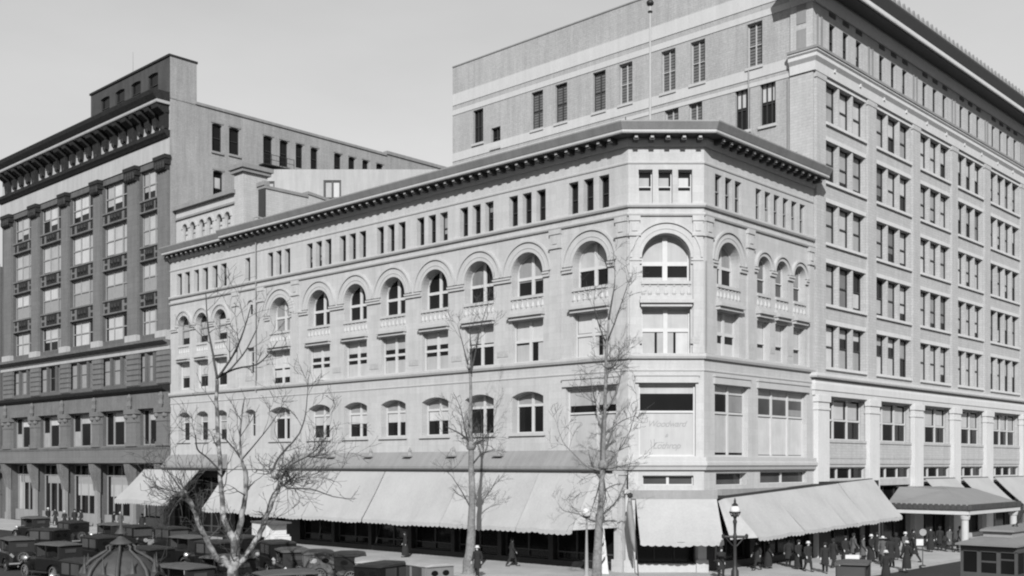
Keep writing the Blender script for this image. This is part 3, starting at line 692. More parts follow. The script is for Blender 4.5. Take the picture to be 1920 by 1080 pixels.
m = MB(); m.sweep(tpath, [(-.02, 34.73), (.62, 34.62), (.62, 34.8), (-.02, 34.95)]); m.build('belt_flashing', METALROOF, ts)
m = MB(); m.sweep(tpath, [(-.02, 12.35), (.5, 12.4), (.55, 12.5), (.55, 12.7), (-.02, 12.75)]); m.sweep(tpath, [(-.02, 11.2), (.2, 11.2), (.22, 11.55), (.28, 11.56), (.28, 12.0), (.2, 12.3), (-.02, 12.3)]); m.build('entablature', CREAM, ts)
m = MB(); m.sweep([FS.p(1.7, 0, 0), Rp(T0), Rp(T1)], [(-.02, 34.96), (.05, 34.96), (.05, 38.3), (-.02, 38.3)]) if False else None
# attic storey facing of pale terracotta: panels above the attic windows, coloured dark in place of recess shade
for o in att:
    pb = MB(); pb.box(FT, o['a']-.02, o['b']+.02, -.02, .05, 37.68, 37.95); pb.build('attic_panel', GREYIRON, ts)
# crowning cornice
cp = [FS.p(1.6, 0, 0), Rp(T0), Rp(T1)]
m = MB(); m.sweep(cp, [(-.02, 38.02), (.15, 38.02), (.5, 38.55), (.5, 38.8), (-.02, 38.8)]); m.build('bed_moulding', CREAM, ts)
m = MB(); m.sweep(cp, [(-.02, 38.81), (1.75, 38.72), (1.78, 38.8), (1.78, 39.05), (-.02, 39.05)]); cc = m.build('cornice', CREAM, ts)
m = MB(); m.sweep(cp, [(-.02, 38.70), (1.6, 38.62), (1.6, 38.70), (-.02, 38.78)]); m.build('soffit', SASHD, cc)  # shade under the overhang painted in with a near-black colour
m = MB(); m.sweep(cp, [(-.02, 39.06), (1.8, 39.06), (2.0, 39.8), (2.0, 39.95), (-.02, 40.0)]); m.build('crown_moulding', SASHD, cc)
m = MB(); u = T0
while u < T1:
    m.plate(FT, [(u-.3, 39.94), (u+.3, 39.94), (u+.22, 40.2), (u+.05, 40.45), (u-.05, 40.45), (u-.22, 40.2)], 1.8, 1.95); u += .85
m.build('cresting', METALROOF, cc)
# windows of the street front: three sashes to a bay
rt = random.Random(8)
for bi, ri, os_ in grid:
    f = MB()
    z0, z1 = rows[ri]; zm = (z0+z1)/2
    for o in os_: win_frame(f, FT, o, -.42, rows=(zm,), fw=.09, mw=.12)
    fo = f.build('triple_window', SASHD, ts)
    s = MB(); s.box(FT, os_[0]['a']-.1, os_[-1]['b']+.1, -.02, .16, z0-.2, z0-.01); s.build('sill', CREAM, fo)
    lt = MB(); lt.box(FT, os_[0]['a']-.1, os_[-1]['b']+.1, -.02, .05, z1+.01, z1+.3); lt.build('lintel', CREAM, fo)
    for j, o in enumerate(os_):
        g = MB(); strip(g, FT, o, o['a'], o['b'], o['z0'], 99, -.448); g.build('pane', GLASS, fo)
        r = rt.random()
        dk = {(3, 0, 2): 1, (3, 1, 0): 1, (3, 4, 1): 1, (4, 0, 1): 2, (4, 0, 2): 2, (4, 1, 0): 2, (4, 1, 1): 2}.get((ri, bi, j), 0)
        W = o['b']-o['a']; a, b = o['a']+.1, o['b']-.16
        segs = []
        if dk == 1: segs = [(z0+.3, zm-.1)]
        elif dk == 2: segs = [(z0+.1, zm+.05), (zm+.75, z1)]
        elif r < .45: segs = [(z0+.1, z1-.05)]
        elif r < .8: segs = [(z0+rt.uniform(.3, .9), z1-.05)]
        else: segs = [(zm+.0, z1-.05)]
        for p, q in segs:
            bl = MB(); bl.quad(FT, [(a, -.432, p), (b, -.432, p), (b, -.432, q), (a, -.432, q)]); bl.build('blind', BLIND if rt.random() < .8 else BLINDG, fo)
for o in att: window(ts, FT, o, .42, rows=(36.1,), fw=.07, mw=.1, fm=SASHD, blinds=[(.1, .8, 35.9, 36.9, BLINDG)] if rt.random() < .2 else [], name='attic_window')
for o, k in sec:
    fo = window(ts, FT, o, .5, cols=[i/k for i in range(1, k)], rows=(9.6,), fw=.09, mw=.17, fm=SASHL,
        blinds=[((i+.08)/k, (i+.78)/k, 9.7, 10.9) for i in range(k)], name='show_window')
    o['depth'] = .5
for o, k in low: window(ts, FT, o, .42, cols=[i/k for i in range(1, k)], fw=.08, mw=.16, fm=SASHL, name='transom_window')
for o in gf: window(ts, FT, o, .42, cols=(.33, .66), rows=(3.2,), fw=.1, fm=SASHD, name='shopfront')
m = MB()
for a, b, k in bays:
    m.box(FT, a-.02, b+.08, -.02, .06, 6.5, 8.0); m.box(FT, a-.02, b+.08, -.02, .12, 8.0, 8.18); m.box(FT, a-.02, b+.08, .06, .09, 6.9, 7.6)
m.build('spandrel_panel', BUFF, ts)
m = MB(); m.add([Rp(T1, 0, 0), Rp(T1, -45, 0), Rp(T1, -45, 38.6), Rp(T1, 0, 38.6)], [[0, 1, 2, 3]]); m.build('far_side_wall', SIDEBRICK, ts)

# ================================================================== BROWN BUILDING (left)
nb = thing('brown_building', 'dark brown brick commercial block with bracketed cornice, giant piers and brick penthouse', 'building', tuple(Lp(72)))
N0, N1 = 52.85, 91.0
nbays = [(54.85, 58.5), (60.7, 66.1), (67.85, 73.4), (75.2, 80.75), (82.7, 87.9)]
nrows = [(31.7, 34.5), (27.3, 30.4), (22.95, 25.8), (18.8, 21.4)]
ON = []; gn = []
for a, b in nbays:
    o = op(a, b, nrows[-1][0], nrows[0][1]); o['depth'] = .38; ON.append(o)
    for i, (z0, z1) in enumerate(nrows): o = op(a, b, z0, z1); o['depth'] = .38; gn.append((o, i))
gt = []; g2 = []; g1 = []
for a, b in nbays:
    for p, q in split(a-.35, b+.25, 3, .35): o = op(p, q, 14.3, 17.05); o['depth'] = .3; gt.append(o)
    o = op(a-.2, b-.1, 8.3, 11.75); o['depth'] = .4; g2.append(o)
    o = op(a-.75 if a > 56 else a-.4, b+.75, .13, 6.45); o['depth'] = .9; g1.append(o)
m = MB(); wall(m, FL, N0, N1, 0, 37, ON+gt+g2+g1, .5); m.build('wall', DBRICK, nb)
m = MB()
FN = Frame(Lp(N0), dR, (-dL[0], -dL[1]))          # the party wall seen above the roofs
OP = []
for a, b, z0, z1 in [(4.37, 5.47, 36.4, 39.1), (6.23, 7.42, 36.5, 39.13), (10.11, 11.23, 36.27, 39.17), (12.06, 13.09, 36.5, 39.15), (14.0, 14.92, 36.7, 39.2), (15.85, 16.8, 36.9, 39.2), (18.86, 19.84, 36.6, 39.25), (20.76, 21.7, 36.6, 39.25), (22.64, 23.53, 36.6, 39.3), (24.57, 25.55, 36.6, 39.3), (4.49, 5.59, 31.2, 34.61)]:
    OP.append(op(a, b, z0, z1, 'seg', .12))
wall(m, FN, 0, 40, 20, 40.4, OP, .3); m.build('party_wall', NSIDE, nb)
for o in OP:
    window(nb, FN, o, .3, rows=((o['z0']+o['z1'])/2,), fw=.07, fm=SASHD, name='side_window', gm=GLASS, blinds=[(.15, .85, 33.0, 34.0)] if o['z0'] < 33 else [], sill=.1, sm=SASHM)
    c = (o['a']+o['b'])/2
    s = MB(); s.box(FN, o['a']-.1, o['b']+.1, 0, .06, o['z1']+.02, o['z1']+.2); s.build('hood', METALROOF, nb)
m = MB(); m.box(FN, 2.6, 26, -.5, .12, 40.4, 40.65); m.box(FN, 26, 40, -.5, .12, 40.6, 40.95); m.box(FN, 26, 40, -.5, .0, 40.4, 40.6); m.build('coping', METALROOF, nb)
m = MB(); m.add([FN.p(0, -.0, 40.3), FN.p(40, 0, 40.3), FN.p(40, -38, 40.3), FN.p(0, -38, 40.3)], [[0, 1, 2, 3]]); m.build('roof', ROOF, nb)
m = MB(); m.box(FN, 9.6, 13.2, .02, .9, 36.05, 36.15)
for q in (9.6, 10.5, 11.4, 12.3, 13.15): m.box(FN, q, q+.04, .86, .9, 36.15, 37.1)
m.box(FN, 9.6, 13.2, .86, .9, 37.1, 37.15); m.box(FN, 9.6, 13.2, .86, .9, 36.6, 36.64); m.build('fire_escape', BLACK, nb)
# end walls and rear are plain
m = MB(); m.add([Lp(N1, 0, 0), Lp(N1, -30, 0), Lp(N1, -30, 40.3), Lp(N1, 0, 40.3)], [[0, 1, 2, 3]])
m.build('far_side_wall', NSIDE, nb)
m = MB(); m.box(FL, N0+.01, N1, -.6, -.02, 37.0, 40.3); m.build('frieze', WHITEFR, nb)
npath = [Lp(N1+.3), Lp(N0+.02)]
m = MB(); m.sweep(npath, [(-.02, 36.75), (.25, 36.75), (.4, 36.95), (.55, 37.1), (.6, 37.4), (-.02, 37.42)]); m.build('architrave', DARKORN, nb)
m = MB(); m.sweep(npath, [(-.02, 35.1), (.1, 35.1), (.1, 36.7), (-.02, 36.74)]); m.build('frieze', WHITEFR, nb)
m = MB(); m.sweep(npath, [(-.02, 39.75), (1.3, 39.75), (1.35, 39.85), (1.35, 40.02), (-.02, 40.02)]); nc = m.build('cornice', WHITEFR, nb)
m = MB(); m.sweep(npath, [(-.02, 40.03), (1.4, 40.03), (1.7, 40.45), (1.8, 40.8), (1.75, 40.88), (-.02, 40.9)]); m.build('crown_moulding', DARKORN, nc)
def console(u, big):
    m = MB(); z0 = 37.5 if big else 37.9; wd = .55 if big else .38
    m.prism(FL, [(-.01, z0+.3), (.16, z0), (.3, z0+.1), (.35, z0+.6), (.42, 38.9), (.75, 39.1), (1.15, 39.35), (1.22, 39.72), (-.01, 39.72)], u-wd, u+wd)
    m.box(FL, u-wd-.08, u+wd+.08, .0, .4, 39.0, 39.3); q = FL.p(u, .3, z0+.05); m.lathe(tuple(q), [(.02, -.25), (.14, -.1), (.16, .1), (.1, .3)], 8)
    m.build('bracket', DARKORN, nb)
pier_u = [(N0+.08, 54.75), (58.6, 60.6), (66.2, 67.75), (73.5, 75.1), (80.85, 82.6), (88.0, 90.0)]
pc = [(a+b)/2 for a, b in pier_u]; pc[0] = 53.6; pc.append(N1-.4)
for i in range(len(pier_u)):
    console(pc[i], True)
    if i < len(pier_u)-1:
        st = (pc[i+1]-pc[i])/4
        for k in (1, 2, 3): console(pc[i]+st*k, False)
for a, b in pier_u:
    m = MB(); m.box(FL, a, b, -.02, .24, 18.9, 33.7); po = m.build('giant_pier', PIERSTONE, nb)
    m = MB(); m.box(FL, a-.1, b+.1, -.02, .45, 18.0, 18.9); m.build('pier_base', WHITEFR, po)
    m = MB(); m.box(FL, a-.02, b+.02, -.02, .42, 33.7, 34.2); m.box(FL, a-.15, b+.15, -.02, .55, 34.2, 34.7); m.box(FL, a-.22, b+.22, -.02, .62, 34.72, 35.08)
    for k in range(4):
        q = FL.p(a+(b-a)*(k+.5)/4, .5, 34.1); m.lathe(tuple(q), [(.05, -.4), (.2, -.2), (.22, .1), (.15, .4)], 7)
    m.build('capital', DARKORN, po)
    m = MB(); m.box(FL, a-.25, b+.2, -.02, .2, 13.95, 17.1)
    m.build('rusticated_pier', DBRICK, nb); 
    m = MB()
    for k in range(6): m.box(FL, a-.27, b+.22, -.02, .26, 14.05+k*.52, 14.42+k*.52)
    m.build('rustication', PIERSTONE, nb)
    m = MB(); m.box(FL, a-.1, b-.1, -.02, .4, 8.3, 10.5); m.box(FL, a-.2, b, -.02, .5, 8.2, 8.6); po = m.build('pier', PIERSTONE, nb)
    m = MB(); m.box(FL, a-.15, b-.05, -.02, .46, 10.5, 10.7); m.box(FL, a-.1, b-.1, -.02, .44, 10.7, 11.3); m.box(FL, a-.25, b+.05, -.02, .6, 11.3, 11.75)
    for uu in (a+.1, b-.3):
        q = FL.p(uu, .42, 11.05); m.lathe(tuple(q), [(.1, -.25), (.28, -.1), (.28, .12), (.1, .25)], 9)
    m.build('capital', PIERSTONE, po)
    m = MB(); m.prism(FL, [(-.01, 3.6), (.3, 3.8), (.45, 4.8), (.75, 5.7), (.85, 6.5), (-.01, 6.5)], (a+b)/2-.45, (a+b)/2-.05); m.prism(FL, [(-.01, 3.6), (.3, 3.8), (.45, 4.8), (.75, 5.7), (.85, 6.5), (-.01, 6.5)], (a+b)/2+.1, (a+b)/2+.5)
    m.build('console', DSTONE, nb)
    m = MB(); c = (a+b)/2; m.box(FL, c-.32, c+.32, -.02, .3, .13, 6.4); m.box(FL, c-.4, c+.4, -.02, .38, .13, 1.0); m.build('shopfront_pier', mat('pale_pier_stone', .2, .85, .1, .6, streak=.15) if not MATS.get('pale_pier_stone') else MATS['pale_pier_stone'], nb)
m = MB(); m.sweep(npath, [(-.02, 17.5), (.2, 17.5), (.25, 17.7), (.75, 17.95), (.8, 18.2), (-.02, 18.4)]); bc = m.build('belt_cornice', DSTONE, nb)
m = MB(); m.sweep(npath, [(-.02, 17.15), (.12, 17.15), (.12, 17.49), (-.02, 17.49)]); m.build('frieze', WHITEFR, nb)
m = MB(); m.sweep(npath, [(-.02, 13.2), (.3, 13.2), (.75, 13.5), (.85, 13.75), (-.02, 13.95)]); m.build('belt_cornice', DARKORN, nb)
m = MB(); m.sweep(npath, [(-.02, 11.76), (.35, 11.76), (.35, 13.18), (-.02, 13.18)]); m.build('sign_band', DSTONE, nb)
m = MB(); m.sweep(npath, [(-.02, 7.9), (.3, 7.9), (.4, 8.15), (-.02, 8.28)]); m.build('ledge', DSTONE, nb)
m = MB(); m.sweep(npath, [(-.02, 6.52), (.9, 6.6), (.9, 6.8), (.3, 6.85), (.3, 7.88), (-.02, 7.88)]); m.build('fascia', PIERSTONE, nb)
for i, c in enumerate(pc[:6]):
    q = FL.p(c, .5, 12.0); m = MB(); m.lathe(tuple(q), [(.1, -.3), (.28, .1), (.22, .5), (.3, .9), (.1, 1.2)], 8); m.build('finial', DSTONE, nb)
rn = random.Random(5)
for o, i in gn:
    a, b = o['a'], o['b']; z0, z1 = o['z0'], o['z1']; zm = z0+(z1-z0)*.5
    bl = []
    if i == 0: bl = [(.38, .64, zm-.6, z1), (.68, .92, zm-rn.uniform(-.2, 1), z1)]
    elif i == 1: bl = [(.06, .3, z0, z1), (.37, .64, z0, z1), (.69, .95, z0+.2, z1)]
    elif i == 2: bl = [(.1, .3, z0, z1, BLINDG), (.36, .95, zm, z1), (.36, .95, z0, zm-.1, SASHM)]
    else: bl = [(.36, .9, zm-.3, z1), (.08, .3, z0, z1, BLINDG)] if rn.random() < .6 else [(.36, .9, z0, z1)]
    window(nb, FL, o, .38, cols=(.33, .66), rows=(zm,), fw=.1, mw=.14, fm=SASHM, blinds=bl, name='bay_window')
    # ornamental spandrel below each of the upper three rows
    if i < 3:
        zt = z0-.02; zb = nrows[i+1][1]+.02
        m = MB(); m.box(FL, a+.02, b-.02, -.37, -.05, zb, zt); m.box(FL, a+.02, b-.02, -.1, .08, zt-.18, zt-.02); m.box(FL, a+.02, b-.02, -.1, .08, zb+.02, zb+.16)
        so_ = m.build('spandrel', DSTONE, nb)
        m = MB(); c = (a+b)/2; wd = (b-a)*.22
        m.box(FL, c-wd, c+wd, -.06, .02, zb+.2, zt-.22)
        for sgn in (-1, 1):
            m.box(FL, c+sgn*(b-a)*.38-.25, c+sgn*(b-a)*.38+.25, -.06, .01, zb+.25, zb+.6); m.box(FL, c+sgn*(b-a)*.38-.25, c+sgn*(b-a)*.38+.25, -.06, .01, zt-.6, zt-.25)
        for k in range(3):
            q = FL.p(c+(k-1)*wd*.55, .03, (zb+zt)/2); m.lathe(tuple(q), [(.05, -.3), (.2, -.1), (.2, .1), (.05, .3)], 7)
        m.build('ornament', DARKORN, so_)
for o in gt:
    window(nb, FL, o, .3, rows=(15.8,), fw=.14, mw=.08, fm=PIERSTONE, blinds=[(.1, .9, 14.4, 17.0, SASHM)] if rn.random() < .75 else [], name='window')
for i, o in enumerate(g2):
    window(nb, FL, o, .4, cols=(.3, .7), rows=(), fw=.12, mw=.2, fm=SASHM, blinds=[(.33, .68, 10.7, 11.7), (.04, .27, 8.4, 11.2 if i % 2 else 10, BLIND if i in (1, 3) else BLINDG)]+([(.72, .97, 8.4, 9.9, BLINDG)] if i > 1 else []), name='show_window')
for i, o in enumerate(g1):
    bl = [(.1, .9, 4.4, 5.3, SASHM)]
    if i in (1, 2): bl += [(.1, .9, 3.2, 4.4, BLIND)]
    if i == 0: bl += [(.1, .9, 1.5, 4.3, BLIND)]
    if i == 4: bl += [(.75, .97, 1.2, 5.4, BLIND)]
    fo = window(nb, FL, o, .9, cols=(.2, .55, .8), rows=(5.3,), fw=.1, mw=.12, fm=SASHM, blinds=bl, name='shopfront')
    m = MB(); m.box(FL, o['a']+.1, o['b']-.1, -.88, -.5, .13, 1.35); m.build('stall_riser', MATS['pale_pier_stone'], fo)
# penthouse
PH = thing('x', 'x', 'x') if False else None
op4 = [op(c-.95, c+.95, 40.95, 43.4, 'seg', .12) for c in (56.0, 59.3, 62.5, 65.6)]
m = MB(); wall(m, FL, N0+.01, 68.7, 40.3, 44.25, op4, .2)
m.add([FL.p(N0+.0, -.0, 40.3), FL.p(N0, -2.75, 40.3), FL.p(N0, -2.75, 44.25), FL.p(N0, 0, 44.25)], [[0, 1, 2, 3]])
m.add([FL.p(68.7, -.0, 40.3), FL.p(68.7, -2.75, 40.3), FL.p(68.7, -2.75, 44.25), FL.p(68.7, 0, 44.25)], [[0, 1, 2, 3]])
m.add([FL.p(N0, -2.75, 40.3), FL.p(68.7, -2.75, 40.3), FL.p(68.7, -2.75, 44.25), FL.p(N0, -2.75, 44.25)], [[0, 1, 2, 3]])
ph = m.build('penthouse', [mat('sooty_brick', 0.055, 0.9, 0.25, 0.4, streak=0.25, fine=0.15), NSIDE], nb)
for p in ph.data.polygons[-3:-2]: p.material_index = 1
m = MB(); m.box(FL, N0-.05, 68.8, -2.85, .12, 44.25, 44.45); m.build('roof', DARKORN, ph)
for o in op4: window(nb, FL, o, .2, fw=.08, rows=(42.3,), fm=SASHD, name='penthouse_window')
m = MB(); m.tube([FL.p(63.7, -2, 44.4), FL.p(63.7, -2, 48.0)], [.05, .02]); m.build('radio_mast', SASHM, nb)

# neighbours ---------------------------------------------------------
nn = thing('neighbour_block', 'dark narrow building slice beyond the brown block at the far left edge', 'building', tuple(Lp(97)))
ow = [op(a, a+1.3, z, z+2.4) for a in (92.3, 94.6, 96.9, 99.2) for z in (8, 12, 16, 20, 24.5)]
m = MB(); wall(m, FL, 91.6, 104, 0, 29.6, ow, .3); m.add([Lp(91.6, 0, 0), Lp(91.6, -12, 0), Lp(91.6, -12, 29.6), Lp(91.6, 0, 29.6)], [[0, 1, 2, 3]]); m.add([Lp(91.6, 0, 29.6), Lp(104, 0, 29.6), Lp(104, -12, 29.6), Lp(91.6, -12, 29.6)], [[0, 1, 2, 3]]); m.build('wall', DBRICK, nn)
for o in ow: window(nn, FL, o, .3, rows=(o['z0']+1.2,), fw=.1, fm=SASHL, blinds=[(.1, .9, o['z0']+.9, o['z1'])])
m = MB(); m.sweep([Lp(104), Lp(91.7)], [(-.01, 28.6), (.6, 29.1), (.7, 29.7), (-.01, 29.9)]); m.build('cornice', DSTONE, nn)

wa = thing('whitewashed_annex', 'plain whitewashed rear building with two paired windows behind the corner roof', 'building', (-15, 106, 0))
FWA = Frame((-24.25, 104), (1, 0), (0, -1))
ow = [op(.15, 1.45, 31.2, 33.65), op(6.15, 7.85, 30.4, 33.75), op(12.3, 13.6, 30.2, 33.3)]
m = MB(); wall(m, FWA, 0, 18.1, 18, 34.8, ow, .15)
m.add([(-6.15, 104, 18), (-6.15, 112, 18), (-6.15, 112, 34.8), (-6.15, 104, 34.8)], [[0, 1, 2, 3]])
m.add([(-24.25, 104, 18), (-24.2, 107.0, 18), (-24.2, 107.0, 34.8), (-24.25, 104, 34.8)], [[0, 1, 2, 3]])
m.build('wall', mat('old_whitewash', 0.30, 0.85, 0.08, 0.3, streak=0.15, fine=0.05), wa)
m = MB(); m.add([(-24.25, 103.99, 34.8), (-6.15, 103.99, 34.8), (-6.15, 119, 34.8), (-16.5, 114.5, 34.8), (-24.2, 107, 34.8)], [[0, 1, 2, 3, 4]]); m.build('roof', ROOF, wa)
for o in ow: window(wa, FWA, o, .15, cols=(.5,), rows=((o['z0']+o['z1'])/2,), fw=.12, mw=.14, fm=SASHD, gm=GLASSG, name='window', blinds=[(.12, .44, o['z0']+.2, o['z1']-.2, BLIND), (.56, .88, o['z0']+.2, o['z1']-.2, BLIND)])

# flagpole -------------------------------------------------------------
fp = FC.p(1.7, -3.2, 0)
fpo = thing('flagpole', 'tall white flagpole with a dark ball finial on the corner roof', 'flagpole', (fp.x, fp.y, 25.55))
m = MB(); m.tube([fp+Vector((0, 0, 25.55)), fp+Vector((0, 0, 30)), fp+Vector((0, 0, 34.9))], [.085, .07, .055], 8); m.build('pole', POLEW, fpo)
m = MB(); m.lathe((fp.x, fp.y, 34.9), [(.05, 0), (.2, .08), (.24, .2), (.18, .34), (.04, .42)], 10); m.lathe((fp.x, fp.y, 34.5), [(.12, 0), (.16, .05), (.12, .1)], 10); m.build('finial', BLACK, fpo, True)

# ================================================================== AWNINGS
def awning(fr, a, b, zt, zb, nt_, nb_, label, sk=0.0, ztb=None, zbb=None, val=.3, mt=None, group='canvas awnings over the shopfronts', skew=0.0, wing=None):
    """a..b along the wall; top edge zt (at a) to ztb (at b), bottom edge zb..zbb"""
    ztb = zt if ztb is None else ztb; zbb = zb if zbb is None else zbb
    c = fr.p((a+b)/2, nt_, 0); root = thing('awning', label, 'awning', (c.x, c.y, zt), 0, group)
    m = MB(); NU, NV = 14, 8
    def P(i, j, k):
        s = i/NU; t = j/NV; u = a+(b-a)*s+skew*t
        z = (zt+(ztb-zt)*s)*(1-t)+(zb+(zbb-zb)*s)*t; n = nt_+(nb_-nt_)*t
        sag = -.09*sin(pi*t)-.045*abs(sin(pi*s*3))*t+.03*sin(9*s+a)*t
        return fr.p(u, n+(-.012 if k else .012), z+sag-(.02 if k else 0))
    for k in (0, 1):
        g = [P(i, j, k) for j in range(NV+1) for i in range(NU+1)]
        m.add(g, [[j*(NU+1)+i, j*(NU+1)+i+1, (j+1)*(NU+1)+i+1, (j+1)*(NU+1)+i] for j in range(NV) for i in range(NU)], [((i*.4), j*.4) for j in range(NV+1) for i in range(NU+1)])
    f = m.build('canvas', mt or CANVAS, root, True)
    if wing:
        q = [fr.p(a, nt_, zt), fr.p(a, nb_, zb), fr.p(*wing[0]), fr.p(*wing[1])]; m = MB(); G = 8
        for k in (0, 1):
            pts = []
            for j in range(G+1):
                for i in range(G+1):
                    e = i/G; t = j/G; p = (q[0].lerp(q[3], e)).lerp(q[1].lerp(q[2], e), t)
                    pts.append(p+fr.n*(.1*sin(e*9)*t+.015*k))
            m.add(pts, [[j*(G+1)+i, j*(G+1)+i+1, (j+1)*(G+1)+i+1, (j+1)*(G+1)+i] for j in range(G) for i in range(G)])
        m.build('side_wing', mt or CANVAS, root, True)
    m = MB(); K = max(4, int((b-a)/.42))
    for i in range(K):
        for q in range(4):
            s0 = (i+q/4)/K; s1 = (i+(q+1)/4)/K
            h0 = val*(.72+.28*sin(pi*q/4)); h1 = val*(.72+.28*sin(pi*(q+1)/4))
            z0 = zb+(zbb-zb)*s0-.045*abs(sin(pi*s0*3))+.03*sin(9*s0+a); z1 = zb+(zbb-zb)*s1-.045*abs(sin(pi*s1*3))+.03*sin(9*s1+a)
            u0 = a+(b-a)*s0+skew; u1 = a+(b-a)*s1+skew
            m.add([fr.p(u0, nb_+.012, z0+.01), fr.p(u1, nb_+.012, z1+.01), fr.p(u1, nb_+.035, z1-h1), fr.p(u0, nb_+.035, z0-h0)], [[0, 1, 2, 3]])
    m.build('valance', mt or CANVAS, root)
    m = MB()
    m.tube([fr.p(a, nt_-.08, zt+.0), fr.p(b, nt_-.08, ztb+.0)], [.07, .07], 8)
    for s in (.03, .97):
        u = a+(b-a)*s; z = zt+(ztb-zt)*s; q = zb+(zbb-zb)*s
        m.tube([fr.p(u, .1, q+.15), fr.p(u+skew, nb_-.05, q-.02)], [.025, .025], 6)
    m.tube([fr.p(a+skew, nb_-.03, zb-.06), fr.p(b+skew, nb_-.03, zbb-.06)], [.03, .03], 6)
    m.build('awning_frame', SASHD, root)
    return root
LA = [(1.7, 6.18, 'pale canvas awning nearest the building corner, behind the tallest thin tree'),
      (6.2, 12.96, 'wide pale canvas awning just right of the slim tree trunk'), (12.98, 20.94, 'wide pale canvas awning left of the slim tree, carrying its shadow'), (21.02, 28.04, 'wide pale canvas awning above the parked sedans, right of the sycamore'), (28.07, 35.0, 'pale canvas awning half hidden by the right limbs of the forked sycamore')]
for a, b, lb in LA: awning(FL, a, b, 6.0, 2.65, .95, 3.1, lb, val=.28, wing=((.35, .6, 2.75), (.35, .5, 5.9)) if a < 3 else None)
awning(FL, 35.1, 42.4, 6.0, 2.8, .5, 2.9, 'small pale awning between the limbs of the forked sycamore')
awning(FL, 46.2, 56.0, 6.0, 3.3, .9, 3.8, 'pale canvas awning with an open dark end beside the brown block shopfronts', val=.4)
awning(FL, 91.0, 95.0, 5.6, 3.2, .3, 3.4, 'pale awning cut by the far left edge of the picture')
awning(FC, .4, 5.15, 4.5, 2.1, .35, 2.6, 'pale scalloped awning over the chamfered corner door', val=.26)
RA = [(1.75, 7.32, 'pale canvas awning directly behind the globe street lamp'), (7.3, 13.02, 'pale canvas awning right of the one behind the globe street lamp, above two walking men'), (13.0, 16.3, 'narrow pale awning where the corner store meets the tall store')]
for a, b, lb in RA: awning(FR, a, b, 4.45+.048*(a-1.5), 2.2+.028*(a-2), .35, 2.6, lb, ztb=4.45+.048*(b-1.5), zbb=2.2+.028*(b-2), val=.24, wing=((.75, 1.3, 2.05), (.9, .4, 4.3)) if a < 3 else None)
awning(FR, 16.28, 21.7, 5.16, 2.6, .4, 2.6, 'pale canvas awning on the first bay of the tall store, left of the canopy', ztb=5.4, zbb=2.75, val=.24)
awning(FR, 31.0, 37.3, 5.3, 2.9, .45, 3.0, 'pale awning rising behind the entrance canopy')
awning(FR, 38.7, 44.9, 5.3, 2.9, .45, 3.0, 'pale awning with a dark left edge, right of the entrance canopy')
awning(FR, 46.3, 54.2, 5.3, 2.9, .45, 3.0, 'farthest pale awning, at the right edge of the picture')
m = MB(); m.box(FC, .05, 5.2, .0, .42, 4.45, 4.95); m.box(FR, 1.4, 13.4, .0, .36, 4.62, 4.98, taper=0); m.build('awning_box', METALROOF, cs)
m = MB(); m.add([FR.p(1.4, .38, 4.4), FR.p(16, .38, 5.1), FR.p(16, .38, 5.28), FR.p(1.4, .38, 4.6), FR.p(1.4, .02, 4.4), FR.p(16, .02, 5.1), FR.p(16, .02, 5.28), FR.p(1.4, .02, 4.6)], [[0, 1, 2, 3], [0, 4, 5, 1], [3, 2, 6, 7], [0, 3, 7, 4], [1, 5, 6, 2]]); m.build('awning_box', SASHD, cs)

# ================================================================== ENTRANCE CANOPY
ca = thing('entrance_canopy', 'large hipped entrance canopy with fringed edge on white columns at the tall store', 'canopy', tuple(Rp(29.6, 3, 0)))
c0, c1, cn = 24.3, 35.0, 6.3
m = MB()
b_ = [FR.p(c0, .3, 3.5), FR.p(c1, .3, 3.5), FR.p(c1, cn, 3.5), FR.p(c0, cn, 3.5)]; t_ = [FR.p(c0+2.2, .3, 4.75), FR.p(c1-2.2, .3, 4.75), FR.p(c1-2.5, cn-2.6, 4.6), FR.p(c0+2.5, cn-2.6, 4.6)]
m.add(b_+t_, [[4, 5, 6, 7], [3, 2, 6, 7], [0, 3, 7, 4], [1, 5, 6, 2]]); m.build('glazed_roof', mat('wired_glass_roof', 0.19, 0.5, 0.1, 0.5, streak=0.1), ca)
m = MB(); m.box(FR, c0, c1, .3, cn, 2.9, 3.1); m.build('ceiling', SASHL, ca)
m = MB(); m.box(FR, c0-.02, c1+.02, cn-.1, cn+.06, 2.86, 3.12); m.box(FR, c0-.06, c0+.06, .3, cn-.1, 2.86, 3.12); m.box(FR, c1-.06, c1+.06, .3, cn-.1, 2.86, 3.12); m.build('fascia', SASHL, ca)
m = MB(); m.box(FR, c0-.08, c1+.08, cn-.05, cn+.1, 3.13, 3.52); m.box(FR, c0-.1, c0+.05, .3, cn-.05, 3.13, 3.52); m.box(FR, c1-.05, c1+.1, .3, cn-.05, 3.13, 3.52)
k = 0
while k*.4 < cn: m.box(FR, c0-.14, c0-.1, .35+k*.4, .6+k*.4, 3.2, 3.6); k += 1
k = 0
while k*.4 < c1-c0: m.box(FR, c0+k*.4, c0+.26+k*.4, cn+.1, cn+.14, 3.2, 3.6); k += 1
m.build('fringe', GREYIRON, ca)
for u in (c0+.35, c1-.35):
    q = FR.p(u, cn-.35, .13); m = MB(); m.lathe(tuple(q), [(.36, 0), (.36, .3), (.27, .35), (.25, 2.3), (.32, 2.4), (.36, 2.6), (.36, 2.73)], 14); m.build('column', TRIM, ca, False)

